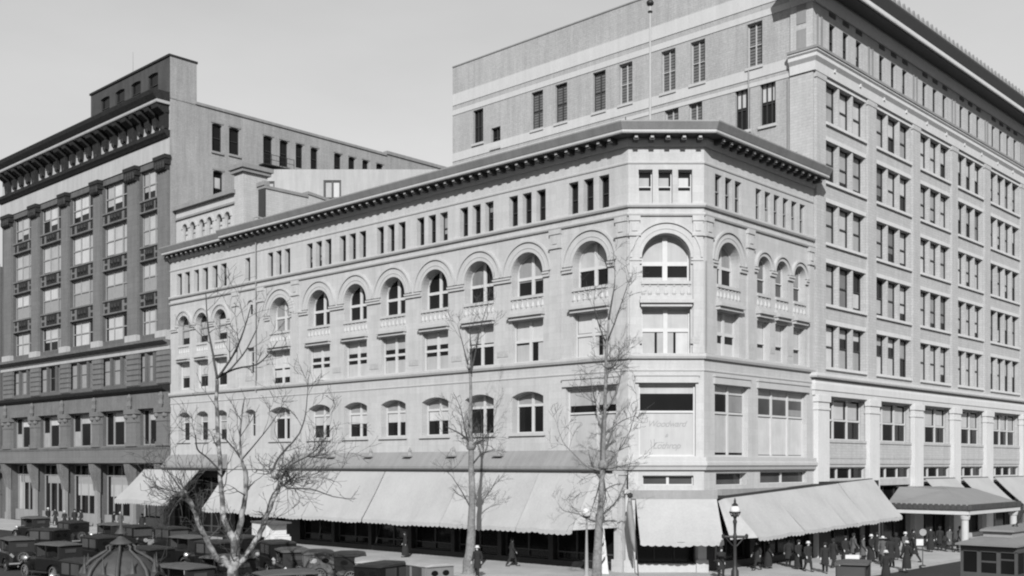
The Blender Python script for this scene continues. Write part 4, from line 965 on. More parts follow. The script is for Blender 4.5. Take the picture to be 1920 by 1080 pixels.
# ================================================================== TREES (bare winter street trees)
def W(x, y, d):                                  # a point of a surveyed branch: bearing and height taken at distance d
    return Vector(((x-960)/2031*d, d, 6.5+(870-y)*d/2031))
def smoothpath(pts, rad, sub=3):
    P = []; Rr = []
    for i in range(len(pts)-1):
        p0 = pts[max(i-1, 0)]; p1 = pts[i]; p2 = pts[i+1]; p3 = pts[min(i+2, len(pts)-1)]
        for k in range(sub):
            t = k/sub
            P.append(.5*((2*p1)+(p2-p0)*t+(2*p0-5*p1+4*p2-p3)*t*t+(3*p1-p0-3*p2+p3)*t**3)); Rr.append(rad[i]+(rad[i+1]-rad[i])*t)
    P.append(pts[-1]); Rr.append(rad[-1]); return P, Rr
def bare_tree(label, d, trunk, limbs, seed, twig_n, twig_len, mt, knobs=(), mt2=None, bursts=()):
    rg = random.Random(seed)
    base = W(trunk[0][0], trunk[0][1], d); root = thing('street_tree', label, 'tree', (base.x, d, 0), 0, 'bare street trees')
    m = MB(); P, Rr = smoothpath([W(x, y, d) for x, y, r in trunk], [r for x, y, r in trunk])
    P = [Vector((P[0].x, P[0].y, .0))]+P; Rr = [Rr[0]*1.25]+Rr
    P = [p+Vector((rg.uniform(-1, 1), rg.uniform(-1, 1), 0))*r*.12 for p, r in zip(P, Rr)]
    m.tube(P, Rr, 12)
    m.build('trunk', mt, root, True)
    for x, y, r in knobs:
        m = MB(); q = W(x, y, d); m.lathe(tuple(q), [(r*.3, -r), (r*.85, -r*.6), (r, 0), (r*.8, r*.6), (r*.2, r)], 9); m.build('burl', mt, root, True)
    twigs = MB()
    def grow(p, dirv, L, r, lev):
        n = 4; q = p.copy(); pts = [q.copy()]; dv = dirv.normalized()
        for i in range(n):
            dv = (dv+Vector((rg.gauss(0, .16), rg.gauss(0, .16), rg.gauss(.05, .12)))).normalized(); q = q+dv*L/n; pts.append(q.copy())
        twigs.tube(pts, [max(.008, r*(1-.7*i/n)) for i in range(n+1)], 4)
        if lev > 0:
            for k in range(rg.choice((2, 3, 3))):
                i = rg.randint(1, n); a = rg.uniform(0, 2*pi); side = dv.orthogonal().normalized(); side = side*cos(a)+dv.cross(side)*sin(a)
                grow(pts[i], dv*.75+side*rg.uniform(.5, .95)+Vector((0, 0, .12)), L*rg.uniform(.45, .7), r*.55, lev-1)
    def spray(P, Rr, n, L, t0=.3):
        for k in range(int(n*1.2)):
            i = int(len(P)*(t0+(1-t0)*rg.random())); i = min(i, len(P)-1); t = (P[min(i+1, len(P)-1)]-P[max(i-1, 0)]).normalized()
            a = rg.uniform(0, 2*pi); sd = t.orthogonal().normalized(); sd = sd*cos(a)+t.cross(sd)*sin(a)
            grow(P[i], t*.5+sd*.8+Vector((0, 0, .3)), L*rg.uniform(.5, 1.1), min(.032, Rr[i]*.55), 2)
    for L in limbs:
        pts, dep, tn = L[0], L[1], L[2]
        lm = MB(); q = [W(x, y, d+dep*(i/(len(pts)-1))**1.3) for i, (x, y, r) in enumerate(pts)]; rr = [r for x, y, r in pts]
        P2, R2 = smoothpath(q, rr); P2 = [p+Vector((rg.uniform(-1, 1), rg.uniform(-1, 1), rg.uniform(-1, 1)))*r*.25 for p, r in zip(P2, R2)]
        lm.tube(P2, R2, 8); lm.build('limb', (mt2 if len(L) > 3 and L[3] else mt), root, True)
        spray(P2, R2, tn, twig_len)
    spray(P, Rr, twig_n, twig_len*.8, .45)
    for x, y, n, L, dx, dz in bursts:
        q = W(x, y, d)
        for k in range(n): grow(q+Vector((rg.gauss(0, .12), rg.gauss(0, .12), rg.gauss(0, .12))), Vector((dx+rg.gauss(0, .6), rg.gauss(0, .6), dz+rg.gauss(0, .6))), L*rg.uniform(.5, 1.1), .02, 2)
    to = twigs.build('twigs', BARK, root); to['kind'] = 'stuff'
    return root
bare_tree('mottled forked sycamore with pollarded limbs before the dark cars', 48,
  [(431, 1145, .30), (436, 1090, .25), (438, 1066, .24), (441, 1040, .22), (440, 1008, .19)],
  [([(438, 1068, .18), (420, 1054, .15), (406, 1046, .13), (393, 1022, .12), (381, 1000, .115), (370, 972, .11), (359, 948, .11), (346, 930, .13), (342, 922, .08)], -2.5, 9),
   ([(440, 1012, .17), (426, 990, .14), (419, 962, .12), (416, 932, .11), (413, 898, .10), (412, 860, .10), (408, 800, .09), (406, 750, .085), (407, 708, .08)], 2.0, 3),
   ([(440, 1012, .17), (451, 985, .14), (456, 950, .115), (460, 920, .10), (460, 886, .11), (453, 862, .06), (450, 820, .045), (454, 775, .035), (459, 745, .02)], -1.5, 7),
   ([(440, 1064, .17), (460, 1044, .14), (480, 1013, .125), (492, 988, .12), (502, 962, .11), (514, 932, .10), (526, 905, .12), (516, 888, .12), (508, 880, .07)], 2.5, 8),
   ([(407, 710, .06), (399, 665, .05), (389, 605, .035), (386, 548, .02)], 1, 4, 1), ([(407, 708, .06), (424, 686, .05), (445, 650, .045), (460, 610, .03), (470, 575, .02)], -1, 4, 1),
   ([(409, 708, .05), (434, 690, .04), (462, 655, .032), (482, 615, .02)], 1.5, 4, 1), ([(409, 706, .05), (440, 692, .04), (482, 683, .035), (503, 664, .03), (520, 640, .015)], 2.5, 4, 1),
   ([(413, 882, .045), (386, 856, .035), (370, 842, .035), (367, 815, .02)], -1, 3, 1), ([(453, 862, .04), (482, 828, .03), (512, 790, .02), (532, 755, .012)], 1.5, 4, 1), ([(453, 862, .04), (433, 834, .025), (412, 812, .015)], -1, 3, 1),
   ([(510, 888, .06), (520, 862, .05), (540, 838, .045), (562, 812, .035), (573, 775, .025), (577, 730, .015), (580, 695, .01)], 2, 7, 1),
   ([(526, 905, .06), (541, 915, .04), (582, 917, .03), (625, 931, .02), (665, 936, .01)], -1.5, 5, 1), ([(526, 900, .06), (546, 872, .04), (590, 846, .03), (625, 800, .015)], 1, 8, 1),
   ([(345, 926, .05), (325, 898, .03), (304, 868, .015)], 0, 5, 1), ([(345, 930, .05), (330, 945, .03), (318, 968, .02)], -1, 6, 1), ([(516, 888, .05), (535, 880, .04), (545, 905, .03)], 0, 7, 1), ([(500, 962, .04), (512, 925, .03), (545, 900, .02)], 0, 5, 1)],
  4, 5, 1.7, SYC, [(419, 1053, .27), (344, 926, .2), (517, 890, .22)], BARK, [(340, 930, 15, 1.4, -.5, -.5), (344, 926, 10, 1.6, -.3, .8), (520, 888, 15, 1.2, .4, -.2), (545, 905, 9, 1.5, .8, .2), (590, 850, 8, 1.6, .6, .5)])
bare_tree('slim bare tree with tall straight pale trunk before the middle awnings', 63.0,
  [(877, 1078, .38), (880, 1040, .29), (884, 1000, .25), (885, 940, .19), (884, 880, .17), (883, 838, .16), (882, 790, .11), (883, 740, .09), (882, 700, .08)],
  [([(882, 702, .09), (876, 680, .05), (869, 650, .03), (858, 610, .012)], 1, 5, 1), ([(882, 700, .09), (890, 668, .05), (899, 622, .03), (913, 575, .012)], -1, 5, 1), ([(883, 706, .07), (884, 660, .04), (880, 610, .012)], .5, 4, 1),
   ([(882, 838, .08), (872, 806, .04), (864, 768, .02), (850, 735, .01)], -1, 5, 1), ([(884, 836, .08), (903, 826, .04), (926, 800, .02)], 1.5, 5, 1), ([(883, 832, .07), (866, 815, .05), (836, 800, .02)], .5, 4, 1), ([(886, 960, .05), (868, 925, .03), (845, 890, .015)], -.5, 4, 1), ([(886, 870, .06), (905, 850, .03), (930, 842, .015)], -1, 4, 1)],
  5, 5, 1.5, PALEBARK, [(883, 836, .3), (879, 688, .14)], BARK, [(883, 836, 14, 1.3, 0, .4)])
bare_tree('tallest thin bare tree at the street corner left of the globe lamp', 58.0,
  [(1118, 1095, .30), (1120, 1060, .26), (1122, 1000, .21), (1126, 945, .15), (1129, 890, .14), (1131, 860, .12), (1133, 800, .10), (1135, 740, .09), (1136, 690, .085), (1138, 640, .07), (1141, 600, .055)],
  [([(1141, 602, .06), (1148, 560, .04), (1153, 520, .015), (1150, 475, .008)], 1, 6, 1), ([(1139, 640, .05), (1158, 590, .03), (1178, 530, .012)], -1, 6, 1), ([(1138, 650, .05), (1120, 600, .025), (1112, 560, .01)], 1, 5, 1),
   ([(1130, 882, .07), (1100, 874, .04), (1075, 850, .03), (1055, 828, .02), (1044, 795, .01)], -1, 5), ([(1131, 868, .07), (1160, 845, .045), (1181, 808, .03), (1196, 758, .015)], 1, 6), ([(1130, 880, .06), (1170, 872, .03), (1194, 868, .015)], -.5, 4),
   ([(1134, 785, .06), (1117, 756, .04), (1108, 712, .015)], 1, 5), ([(1135, 770, .06), (1155, 738, .04), (1166, 696, .015)], -1, 5), ([(1136, 692, .06), (1152, 686, .05), (1162, 660, .02)], 1, 5), ([(1134, 812, .05), (1165, 790, .03), (1190, 780, .01)], -1, 4),
   ([(1129, 890, .05), (1118, 930, .03), (1108, 958, .012)], -.5, 5, 1), ([(1130, 890, .05), (1135, 930, .03), (1126, 965, .012)], .5, 6, 1)],
  6, 7, 1.3, PALEBARK, [(1131, 872, .3), (1142, 688, .15)], BARK, [(1131, 880, 13, 1.2, 0, -.5), (1141, 690, 12, 1.2, .2, .5)])

# ================================================================== VEHICLES
LF = Frame((0, 0), (1, 0), (0, 1))               # local: u = forward, n = left
def wheel(par, x, y, r, spare=False):
    m = MB(); S = 20
    for k in range(S):
        a = 2*pi*k/S; b = 2*pi*(k+1)/S
        ring = []
        for t in (a, b):
            for rr, yy in ((r*.8, -.06), (r*.95, -.07), (r, -.03), (r, .03), (r*.95, .07), (r*.8, .06)):
                ring.append((x+rr*cos(t), y+yy, r+rr*sin(t)) if not spare else (x+yy, y+rr*cos(t), .85+rr*sin(t)))
        m.add(ring, [[i, i+1, 7+i, 6+i] for i in range(5)]+[[5, 0, 6, 11]])
    w_ = m.build('wheel', TYRE, par, False)
    m = MB(); c = Vector((x, y, r)) if not spare else Vector((x, y, .85))
    for k in range(10):
        t = 2*pi*k/10; e = Vector((cos(t), 0, sin(t))) if not spare else Vector((0, cos(t), sin(t)))
        m.tube([c, c+e*r*.8], [.03, .018], 5)
    for k in range(S):
        a = 2*pi*k/S; b = 2*pi*(k+1)/S; q = []
        for t in (a, b):
            for rr in (r*.72, r*.82):
                q.append((x+rr*cos(t), y+(.07 if y > 0 else -.07), r+rr*sin(t)) if not spare else (x-.07, y+rr*cos(t), .85+rr*sin(t)))
        m.add(q, [[0, 1, 3, 2]])
    ax = Vector((0, .09, 0)) if not spare else Vector((.09, 0, 0)); m.tube([c-ax, c+ax], [.09, .09], 8)
    m.build('rim', RIM, w_)
def fender(par, x, y, r, back, mt):
    m = MB(); K = 12; a0, a1 = (radians(15), radians(175))
    pts = []
    for k in range(K+1):
        a = a0+(a1-a0)*k/K; pts.append((x+(r+.1)*cos(a)*1.06, r+(r+.1)*sin(a)))
    for p, q in zip(pts[:-1], pts[1:]):
        for t in (0, 1):
            zz = -.025*t
            m.add([(p[0], y-.13, p[1]+zz-.03), (p[0], y, p[1]+zz), (p[0], y+.13, p[1]+zz-.03), (q[0], y-.13, q[1]+zz-.03), (q[0], y, q[1]+zz), (q[0], y+.13, q[1]+zz-.03)], [[0, 1, 4, 3], [1, 2, 5, 4]])
    return m.build('fender', mt, par, True)
def make_car(label, kind, paint, roofm, group, oval=False):
    t = thing('parked_car', label, 'car', (0, 0, 0), 0, group)
    R = .38
    m = MB(); sec = [(-1.85, .50, .50, .95), (-1.75, .66, .48, 1.12), (-1.1, .74, .45, 1.18), (.35, .74, .45, 1.18), (.62, .6, .45, 1.16), (.7, .52, .45, 1.12), (1.72, .4, .48, 1.05), (1.76, .38, .5, 1.02)]
    B = []
    for x, hw, z0, z1 in sec: B += [(x, -hw, z0), (x, -hw, z1-.12), (x, -hw*.86, z1-.02), (x, -hw*.45, z1+.02), (x, hw*.45, z1+.02), (x, hw*.86, z1-.02), (x, hw, z1-.12), (x, hw, z0)]
    F = [[j*8+i, j*8+i+1, (j+1)*8+i+1, (j+1)*8+i] for j in range(len(sec)-1) for i in range(7)]+[[0, 7, 6, 5, 4, 3, 2, 1], [len(B)-8+i for i in range(8)]]
    m.add(B, F); m.box(LF, -1.8, 1.6, -.36, .36, .34, .52); bo = m.build('body', paint, t)
    m = MB()
    if kind == 'sedan':
        m.box(LF, -1.72, -1.60, -.68, .68, 1.1, 1.82); 
        for n in (-.72, .66):
            for a, b in ((-1.66, -1.42), (-.62, -.5), (.28, .42)): m.box(LF, a, b, n, n+.06, 1.1, 1.82)
            m.box(LF, -1.66, .42, n, n+.06, 1.08, 1.24); m.box(LF, -1.66, .42, n, n+.06, 1.74, 1.82)
        m.box(LF, .36, .44, -.68, .68, 1.1, 1.2); m.box(LF, .36, .44, -.68, .68, 1.72, 1.82); m.build('cabin', paint, t)
        for nm, q in (('side_window', (-1.42, .28, -.70, -.69)), ('side_window', (-1.42, .28, .69, .70)), ('windscreen', (.39, .41, -.66, .66))):
            g = MB(); g.box(LF, q[0], q[1], q[2], q[3], 1.2, 1.76); g.build(nm, GLASSG, t)
        for y in (-.28, .28):
            g = MB(); g.plate(Frame((-1.724, y), (0, 1), (-1, 0)), [(.17*cos(2*pi*k/12), 1.5+.12*sin(2*pi*k/12)) for k in range(12)], -.004, .012); g.build('rear_window', BLIND if oval and y > 0 else GLASS, t)
    else:
        for x, n in ((-1.6, -.66), (-1.6, .62), (-.5, -.68), (-.5, .64), (.4, -.66), (.4, .62)): m.box(LF, x, x+.05, n, n+.05, 1.1, 1.8)
        m.box(LF, -1.68, -1.6, -.68, .68, 1.1, 1.8)
        for x in (-1.1, -.05):
            m.box(LF, x-.45, x+.1, -.6, .6, 1.1, 1.2); m.box(LF, x-.52, x-.4, -.6, .6, 1.1, 1.42)
        m.build('hood_frame', CARROOFD, t)
        g = MB(); g.box(LF, .40, .42, -.62, .62, 1.2, 1.72); g.build('windscreen', GLASSG, t)
        g = MB(); g.box(LF, -1.71, -1.68, -.3, .3, 1.4, 1.6); g.build('rear_window', GLASSG, t)
    m = MB(); secs = [(-1.78, .68, 1.79), (-1.7, .74, 1.84), (-1.0, .76, 1.89), (0, .76, 1.89), (.45, .74, 1.85), (.56, .7, 1.80)]; B = []
    for x, hw, z in secs: B += [(x, -hw, 1.80-.02), (x, -hw*.97, z-.02), (x, -hw*.5, z+.04), (x, hw*.5, z+.04), (x, hw*.97, z-.02), (x, hw, 1.80-.02)]
    m.add(B, [[j*6+i, j*6+i+1, (j+1)*6+i+1, (j+1)*6+i] for j in range(len(secs)-1) for i in range(5)]+[[j*6, (j+1)*6, (j+1)*6+5, j*6+5] for j in range(len(secs)-1)]+[[0, 5, 4, 3, 2, 1], [len(B)-6+i for i in range(6)]])
    m.build('roof', roofm, t)
    m = MB(); m.box(LF, 1.76, 1.84, -.36, .36, .5, 1.06); m.build('radiator', CHROME, t)
    for y in (-.48, .48):
        m = MB(); m.tube([(1.55, y, 1.0), (1.62, y, 1.0), (1.74, y, 1.0), (1.76, y, 1.0)], [.04, .12, .14, .13], 10); m.build('headlight', CHROME, t)
    for x, y in ((1.3, -.72), (1.3, .72), (-1.3, -.72), (-1.3, .72)):
        wheel(t, x, y, R); fender(t, x, y, R, x < 0, paint)
    for y in (-.74, .74):
        m = MB(); m.box(LF, -.85, .85, y-.14, y+.14, .36, .41); m.build('running_board', TYRE, t)
    wheel(t, -1.95, 0, .34, True)
    m = MB(); m.box(LF, -2.12, -2.06, -.75, .75, .5, .58); m.box(LF, 1.98, 2.04, -.75, .75, .5, .58); m.box(LF, -2.06, -1.8, -.3, -.25, .5, .55); m.box(LF, -2.06, -1.8, .25, .3, .5, .55); m.box(LF, 1.8, 1.98, -.3, -.25, .5, .55); m.box(LF, 1.8, 1.98, .25, .3, .5, .55); m.build('bumper', CHROME, t)
    return t
def spot(x, yroof, zr=1.9):
    Y = (6.5-zr)*2031/(yroof-870); return ((x-960)/2031*Y, Y, 0)
G1 = 'cars parked along the left street'
sedan = make_car('x', 'sedan', PAINT, CARROOFD, G1)
grey = make_car('x', 'sedan', mat('mid_grey_paint', .07, .4, .15, 1.5, spec=.5), CARROOF, G1, True)
pale = make_car('x', 'sedan', mat('pale_grey_paint', .17, .45, .15, 1.5, spec=.4), mat('pale_roof_fabric', .26, .7, .1, 2), G1)
tour = make_car('x', 'touring', PAINT, CARROOF, G1)
PROTO = {'s': sedan, 'g': grey, 'p': pale, 't': tour}
used = {}
def car(kind, x, yr, rz, label, zr=2.05):
    src = PROTO[kind]; sc = zr/1.9
    if kind not in used:
        used[kind] = 1; o = src; o.location = spot(x, yr, zr); o.rotation_euler = (0, 0, radians(rz)); o['label'] = label
    else: o = dup(src, spot(x, yr, zr), radians(rz), label, G1)
    o.scale = (sc, sc, sc); return o
aL = math.degrees(math.atan2(dL.y, dL.x))        # heading along the left street
car('g', 594, 1030, 104, 'mid-grey sedan with two small oval rear windows, third in the parked row')
car('s', 655, 1033, 100, 'dark sedan seen from behind, between the oval-windowed sedan and a light-backed one')
car('t', 545, 1026, 112, 'dark touring car with pale top beside the sycamore, leading the parked row')
car('p', 697, 1044, 98, 'light-backed sedan right of a dark-backed one in the parked row')
car('p', 783, 1051, 128, 'pale sedan lowest in the picture between the parked row and the slim tree')
car('t', 565, 1068, 30, 'touring car in front of the oval-windowed sedan, only its top showing')
car('s', 515, 1012, 118, 'dark sedan behind the sycamore, half hidden by its right limb')
car('s', 735, 1052, 60, 'dark sedan squeezed between the two pale sedans')
LBL = [('t', 98, 1016, aL+8, 'dark touring car nearest the lower left corner, its grey top catching light'), ('s', 272, 1023, aL, 'black sedan just right of the ornamental dome'), ('t', 345, 1003, aL, 'black touring car behind the left limb of the sycamore'),
       ('s', 330, 988, aL+180, 'black sedan under the brown block, in front of the left awning'), ('t', 60, 968, aL, 'farthest dark touring car at the left edge'), ('s', 130, 976, aL, 'black sedan at the far left kerb before the strolling women'),
       ('t', 205, 980, aL, 'black touring car at the far left kerb above the ornamental dome'), ('s', 262, 985, aL+180, 'black sedan at the far kerb between the dome and the left awning'), ('s', 78, 990, aL+20, 'black sedan with a ring-shaped spoked wheel showing at far left'),
       ('s', 180, 1003, aL, 'black sedan directly behind the tip of the ornamental dome'), ('t', 28, 1006, aL-10, 'black touring car cut by the left edge of the picture'), ('s', 395, 1012, aL, 'black sedan framed between the two left sycamore limbs'),
       ('t', 410, 1040, aL+10, 'black touring car behind the white knob of the sycamore'), ('s', 150, 1046, aL, 'black sedan in the lower left road, left of the dome'), ('t', 330, 1056, aL+5, 'black touring car low in the picture right of the dome'), ('s', 445, 1003, aL, 'black sedan seen through the sycamore fork')]
for q in LBL: car(*q)
car('t', 1597, 1053, math.degrees(math.atan2(dR.y, dR.x))-160, 'dark touring car with a flat grey top at the lower right kerb, before the walkers', 1.95)
# light delivery van
vp = spot(512, 976, 2.3)
v = thing('delivery_van', 'light-bodied delivery van beyond the sycamore at the awning end', 'van', vp, radians(aL+170))
m = MB(); m.box(LF, -2.0, .6, -.8, .8, .6, 2.1); m.box(LF, .6, 1.2, -.75, .75, .6, 1.3); m.box(LF, 1.2, 2.0, -.5, .5, .6, 1.2)
o = None
def local_build(mb, nm, mt, par):
    me = bpy.data.meshes.new(nm); oo = bpy.data.objects.new(nm, me); col.objects.link(oo); me.from_pydata([tuple(x) for x in mb.v], [], mb.f); me.materials.append(mt); oo.parent = par; return oo
local_build(m, 'body', CLOTHL, v)
m = MB(); m.box(LF, -2.1, 1.3, -.88, .88, 2.1, 2.22); local_build(m, 'roof', CARROOF, v)
m = MB(); m.box(LF, -2.02, -2.0, -.6, .6, 1.3, 1.8); local_build(m, 'rear_window', GLASSG, v)
for x, y in ((1.4, -.72), (1.4, .72), (-1.3, -.72), (-1.3, .72)):
    m = MB(); m.tube([(x, y-.06, .38), (x, y+.06, .38)], [.38, .38], 18); wv = local_build(m, 'wheel', TYRE, v)
    m = MB(); s_ = .075 if y > 0 else -.075; m.tube([(x, y, .38), (x, y+s_, .38)], [.24, .2], 12); local_build(m, 'rim', RIM, wv)

# streetcar
so = Vector((20.7, 50.0, 0)); ST = Frame(so, nR, (-dR.x, -dR.y))       # u across the front, n out of the front
st = thing('streetcar', 'boxy dark streetcar with grey monitor roof at the lower right', 'streetcar', tuple(ST.p(1.25, -5, 0)))
Wd, Ln = 2.5, 10.5
m = MB(); m.box(ST, 0, Wd, -Ln, 0, .75, 1.55); m.box(ST, .05, Wd-.05, -Ln+.1, -.1, .45, .75)
for a, b in ((0, .12), (.74, .92), (1.6, 1.78), (Wd-.12, Wd)): m.box(ST, a, b, -.12, 0, 1.55, 2.55)
k = .0
while k < Ln-.2:
    for u in (0, Wd-.1): m.box(ST, u, u+.1, -k-.16, -k, 1.55, 2.55) if k > 0 else None
    k += 1.05
for u in (0, Wd-.1): m.box(ST, u, u+.1, -Ln, -Ln+.16, 1.55, 2.55)
m.box(ST, 0, Wd, -.12, .0, 2.5, 2.78); m.box(ST, 0, .1, -Ln, -.12, 2.5, 2.78); m.box(ST, Wd-.1, Wd, -Ln, -.12, 2.5, 2.78); m.box(ST, 0, Wd, -Ln, -Ln+.1, 1.55, 2.78)
m.box(ST, .92, 1.6, -.09, -.03, 2.02, 2.1); m.box(ST, 1.78, Wd-.12, -.09, -.03, 2.15, 2.22)
sb = m.build('body', TRAM, st)
for a, b in ((.12, .74), (.92, 1.6), (1.78, Wd-.12)):
    g = MB(); g.box(ST, a, b, -.08, -.06, 1.56, 2.5); g.build('front_window', GLASS, st)
for u in (.04, Wd-.06):
    g = MB(); g.box(ST, u, u+.02, -Ln+.2, -.13, 1.56, 2.5); g.build('side_window', GLASS, st)
m = MB(); m.add([ST.p(-.12, .35, 2.79), ST.p(Wd+.12, .35, 2.79), ST.p(Wd+.12, -Ln-.2, 2.79), ST.p(-.12, -Ln-.2, 2.79), ST.p(-.12, .35, 2.87), ST.p(Wd+.12, .35, 2.87), ST.p(Wd+.12, -Ln-.2, 2.87), ST.p(-.12, -Ln-.2, 2.87), ST.p(.55, -.55, 3.12), ST.p(Wd-.55, -.55, 3.12), ST.p(Wd-.55, -Ln+.6, 3.12), ST.p(.55, -Ln+.6, 3.12)],
      [[0, 3, 2, 1], [0, 1, 5, 4], [1, 2, 6, 5], [2, 3, 7, 6], [3, 0, 4, 7], [4, 5, 9, 8], [5, 6, 10, 9], [6, 7, 11, 10], [7, 4, 8, 11], [8, 9, 10, 11]]); sr = m.build('roof', TRAMROOF, st)
m = MB(); m.box(ST, .6, Wd-.6, -Ln+1.2, -1.2, 3.12, 3.38); m.build('clerestory', SASHM, sr)
m = MB(); m.prism(Frame(ST.p(0, 0, 0), ST.d, ST.n), [(-Ln+1.0, 3.38), (-1.0, 3.38), (-1.15, 3.46), (-2, 3.52), (-Ln+2, 3.52), (-Ln+1.15, 3.46)], .48, Wd-.48); m.build('deck_roof', TRAMROOF, sr)
m = MB(); m.tube([ST.p(1.25, -3.5, 3.5), ST.p(1.25, -6.5, 5.2)], [.04, .025], 6); m.tube([ST.p(1.25, -3.5, 3.4), ST.p(1.25, -3.5, 3.6)], [.2, .12], 8); m.build('trolley_pole', BLACK, st)
q = ST.p(1.25, .02, 1.1); m = MB(); m.tube([q, q+ST.n*.16], [.16, .18], 12); m.build('headlight', CHROME, st)
for kk in (-2.2, -3.8, -7.0, -8.6):
    for u in (.45, Wd-.45):
        m = MB(); c = ST.p(u, kk, .39); m.tube([c-ST.d*.07, c+ST.d*.07], [.38, .38], 16); m.build('wheel', BLACK, st)
m = MB(); m.box(ST, .3, Wd-.3, -.1, .55, .3, .36); m.box(ST, .3, Wd-.3, .5, .55, .2, .5); m.build('fender', BLACK, st)

# ================================================================== STREET FURNITURE
lp = W(1378, 957, 57.5)
t = thing('street_lamp', 'black iron street lamp with one white globe and a crossbar', 'street lamp', (lp.x, lp.y, .13), 0, 'globe street lamps')
gz = lp.z
m = MB(); m.lathe((lp.x, lp.y, .13), [(.3, 0), (.3, .12), (.22, .2), (.2, .7), (.14, .8), (.1, 1.0), (.085, 2.2), (.12, gz-1.55), (.1, gz-1.45), (.065, gz-1.3), (.08, gz-.9), (.12, gz-.72), (.07, gz-.6), (.1, gz-.5), (.2, gz-.36)], 12); m.build('pole', BLACK, t, True)
m = MB(); m.tube([(lp.x-.62, lp.y, gz-1.4), (lp.x+.62, lp.y, gz-1.4)], [.07, .07], 8)
for sg in (-1, 1): m.lathe((lp.x+sg*.62, lp.y, gz-1.5), [(.03, 0), (.09, .06), (.09, .2), (.02, .26)], 8); m.tube([(lp.x+sg*.5, lp.y, gz-1.42), (lp.x+sg*.22, lp.y, gz-1.75), (lp.x+sg*.08, lp.y, gz-1.9)], [.035, .03, .03], 6)
m.build('crossbar', BLACK, t)
def sphere(c, r, mt, nm, par):
    m = MB(); m.lathe((c[0], c[1], c[2]-r), [(r*sin(pi*k/12)+.001, r*(1-cos(pi*k/12))) for k in range(13)], 18); return m.build(nm, mt, par, True)
sphere(lp, .27, GLOBE, 'globe', t)
m = MB(); m.lathe((lp.x, lp.y, gz-.14), [(.29, 0), (.31, .03), (.31, .07), (.28, .08)], 16); m.lathe((lp.x, lp.y, gz+.24), [(.16, 0), (.18, .05), (.1, .12), (.05, .2), (.07, .26), (.02, .42)], 10)
for k in range(4): m.tube([(lp.x+.29*cos(k*pi/2), lp.y+.29*sin(k*pi/2), gz-.1), (lp.x+.16*cos(k*pi/2), lp.y+.16*sin(k*pi/2), gz-.34)], [.02, .03], 5)
m.build('globe_cage', BLACK, t)
lp2 = W(1100, 961, 59.5)
t = thing('street_lamp', 'pale street lamp with white globe close left of the tallest tree', 'street lamp', (lp2.x, lp2.y, .13), 0, 'globe street lamps')
gz = lp2.z; m = MB(); m.lathe((lp2.x, lp2.y, .13), [(.24, 0), (.24, .15), (.14, .3), (.1, .8), (.045, gz-.6), (.07, gz-.45), (.14, gz-.37)], 12); m.build('pole', SASHM, t, True)
sphere(lp2, .27, GLOBE, 'globe', t)
m = MB(); m.lathe((lp2.x, lp2.y, gz-.3), [(.15, 0), (.2, .06), (.22, .1)], 14); m.build('globe_holder', BLACK, t)
# traffic post
tp = W(1730, 998, 67.5); t = thing('traffic_post', 'slender traffic post with a round disc over a pale square board', 'traffic sign', (tp.x, tp.y, .13))
m = MB(); m.lathe((tp.x, tp.y, .13), [(.2, 0), (.2, .06), (.05, .1), (.03, .2), (.03, 2.2)], 8); m.build('post', GREYIRON, t)
m = MB(); m.plate(Frame((tp.x, tp.y-.04), (1, 0), (0, -1)), [(.22*cos(2*pi*k/18), tp.z+.22*sin(2*pi*k/18)) for k in range(18)], -.02, .02); m.build('disc', SASHM, t)
m = MB(); m.box(Frame((tp.x, tp.y-.05), (1, 0), (0, -1)), -.42, .02, -.02, .02, tp.z-.82, tp.z-.42); m.build('board', CLOTHL, t)
# pale notice board behind the touring car
nb_ = W(1598, 1045, 62); t = thing('notice_board', 'blank pale notice board on legs behind the flat-topped touring car', 'notice board', (nb_.x, nb_.y, .13))
NF = Frame((nb_.x, nb_.y), (1, 0), (0, -1)); m = MB(); m.box(NF, -.4, .4, -.03, .03, .75, 1.3); m.build('board', CLOTHL, t)
for s_ in (-.35, .35): m = MB(); m.box(NF, s_-.03, s_+.03, -.06, -.031, .13, 1.3); m.build('leg', SASHM, t)
# striped leaning board by the corner pier
sb_ = W(1129, 1040, 62.5); t = thing('striped_board', 'leaning white board with dark diagonal stripes beside the corner pier', 'sign board', (sb_.x, sb_.y, .13))
SF = Frame((sb_.x, sb_.y), (1, 0), (0, -1)); m = MB(); m.plate(SF, [(-.32, 2.6), (.1, 2.9), (.38, .15), (.0, .15)], -.02, .02); bo_ = m.build('board', CLOTHL, t)
m = MB()
for z in (.7, 1.6, 2.4): m.plate(SF, [(-.1-.1*z*.5+.12, z), (.22-.07*z, z+.28), (.22-.07*z, z+.46), (-.1-.1*z*.5+.12, z+.2)], .021, .026)
m.build('stripe', SASHD, bo_)
# furled side curtain hanging at the corner
cf = W(1184, 960, 61.6); t = thing('furled_curtain', 'furled grey awning curtain hanging beside the corner awning', 'curtain', (cf.x, cf.y, .13))
m = MB(); m.tube([(cf.x-.1, cf.y, 4.6), (cf.x-.12, cf.y, 4.0), (cf.x, cf.y, 3.0), (cf.x+.08, cf.y, 2.2), (cf.x+.2, cf.y, 1.5)], [.07, .16, .2, .14, .05], 9); m.build('cloth', METALROOF, t, True)
m = MB(); m.tube([(cf.x-.05, cf.y+.1, 4.8), (cf.x+.28, cf.y+.1, 2.0), (cf.x+.4, cf.y+.1, .13)], [.03, .03, .03], 6); m.lathe((cf.x-.08, cf.y, 4.55), [(.05, 0), (.16, .08), (.16, .25), (.05, .32)], 8); m.build('rod', SASHD, t)

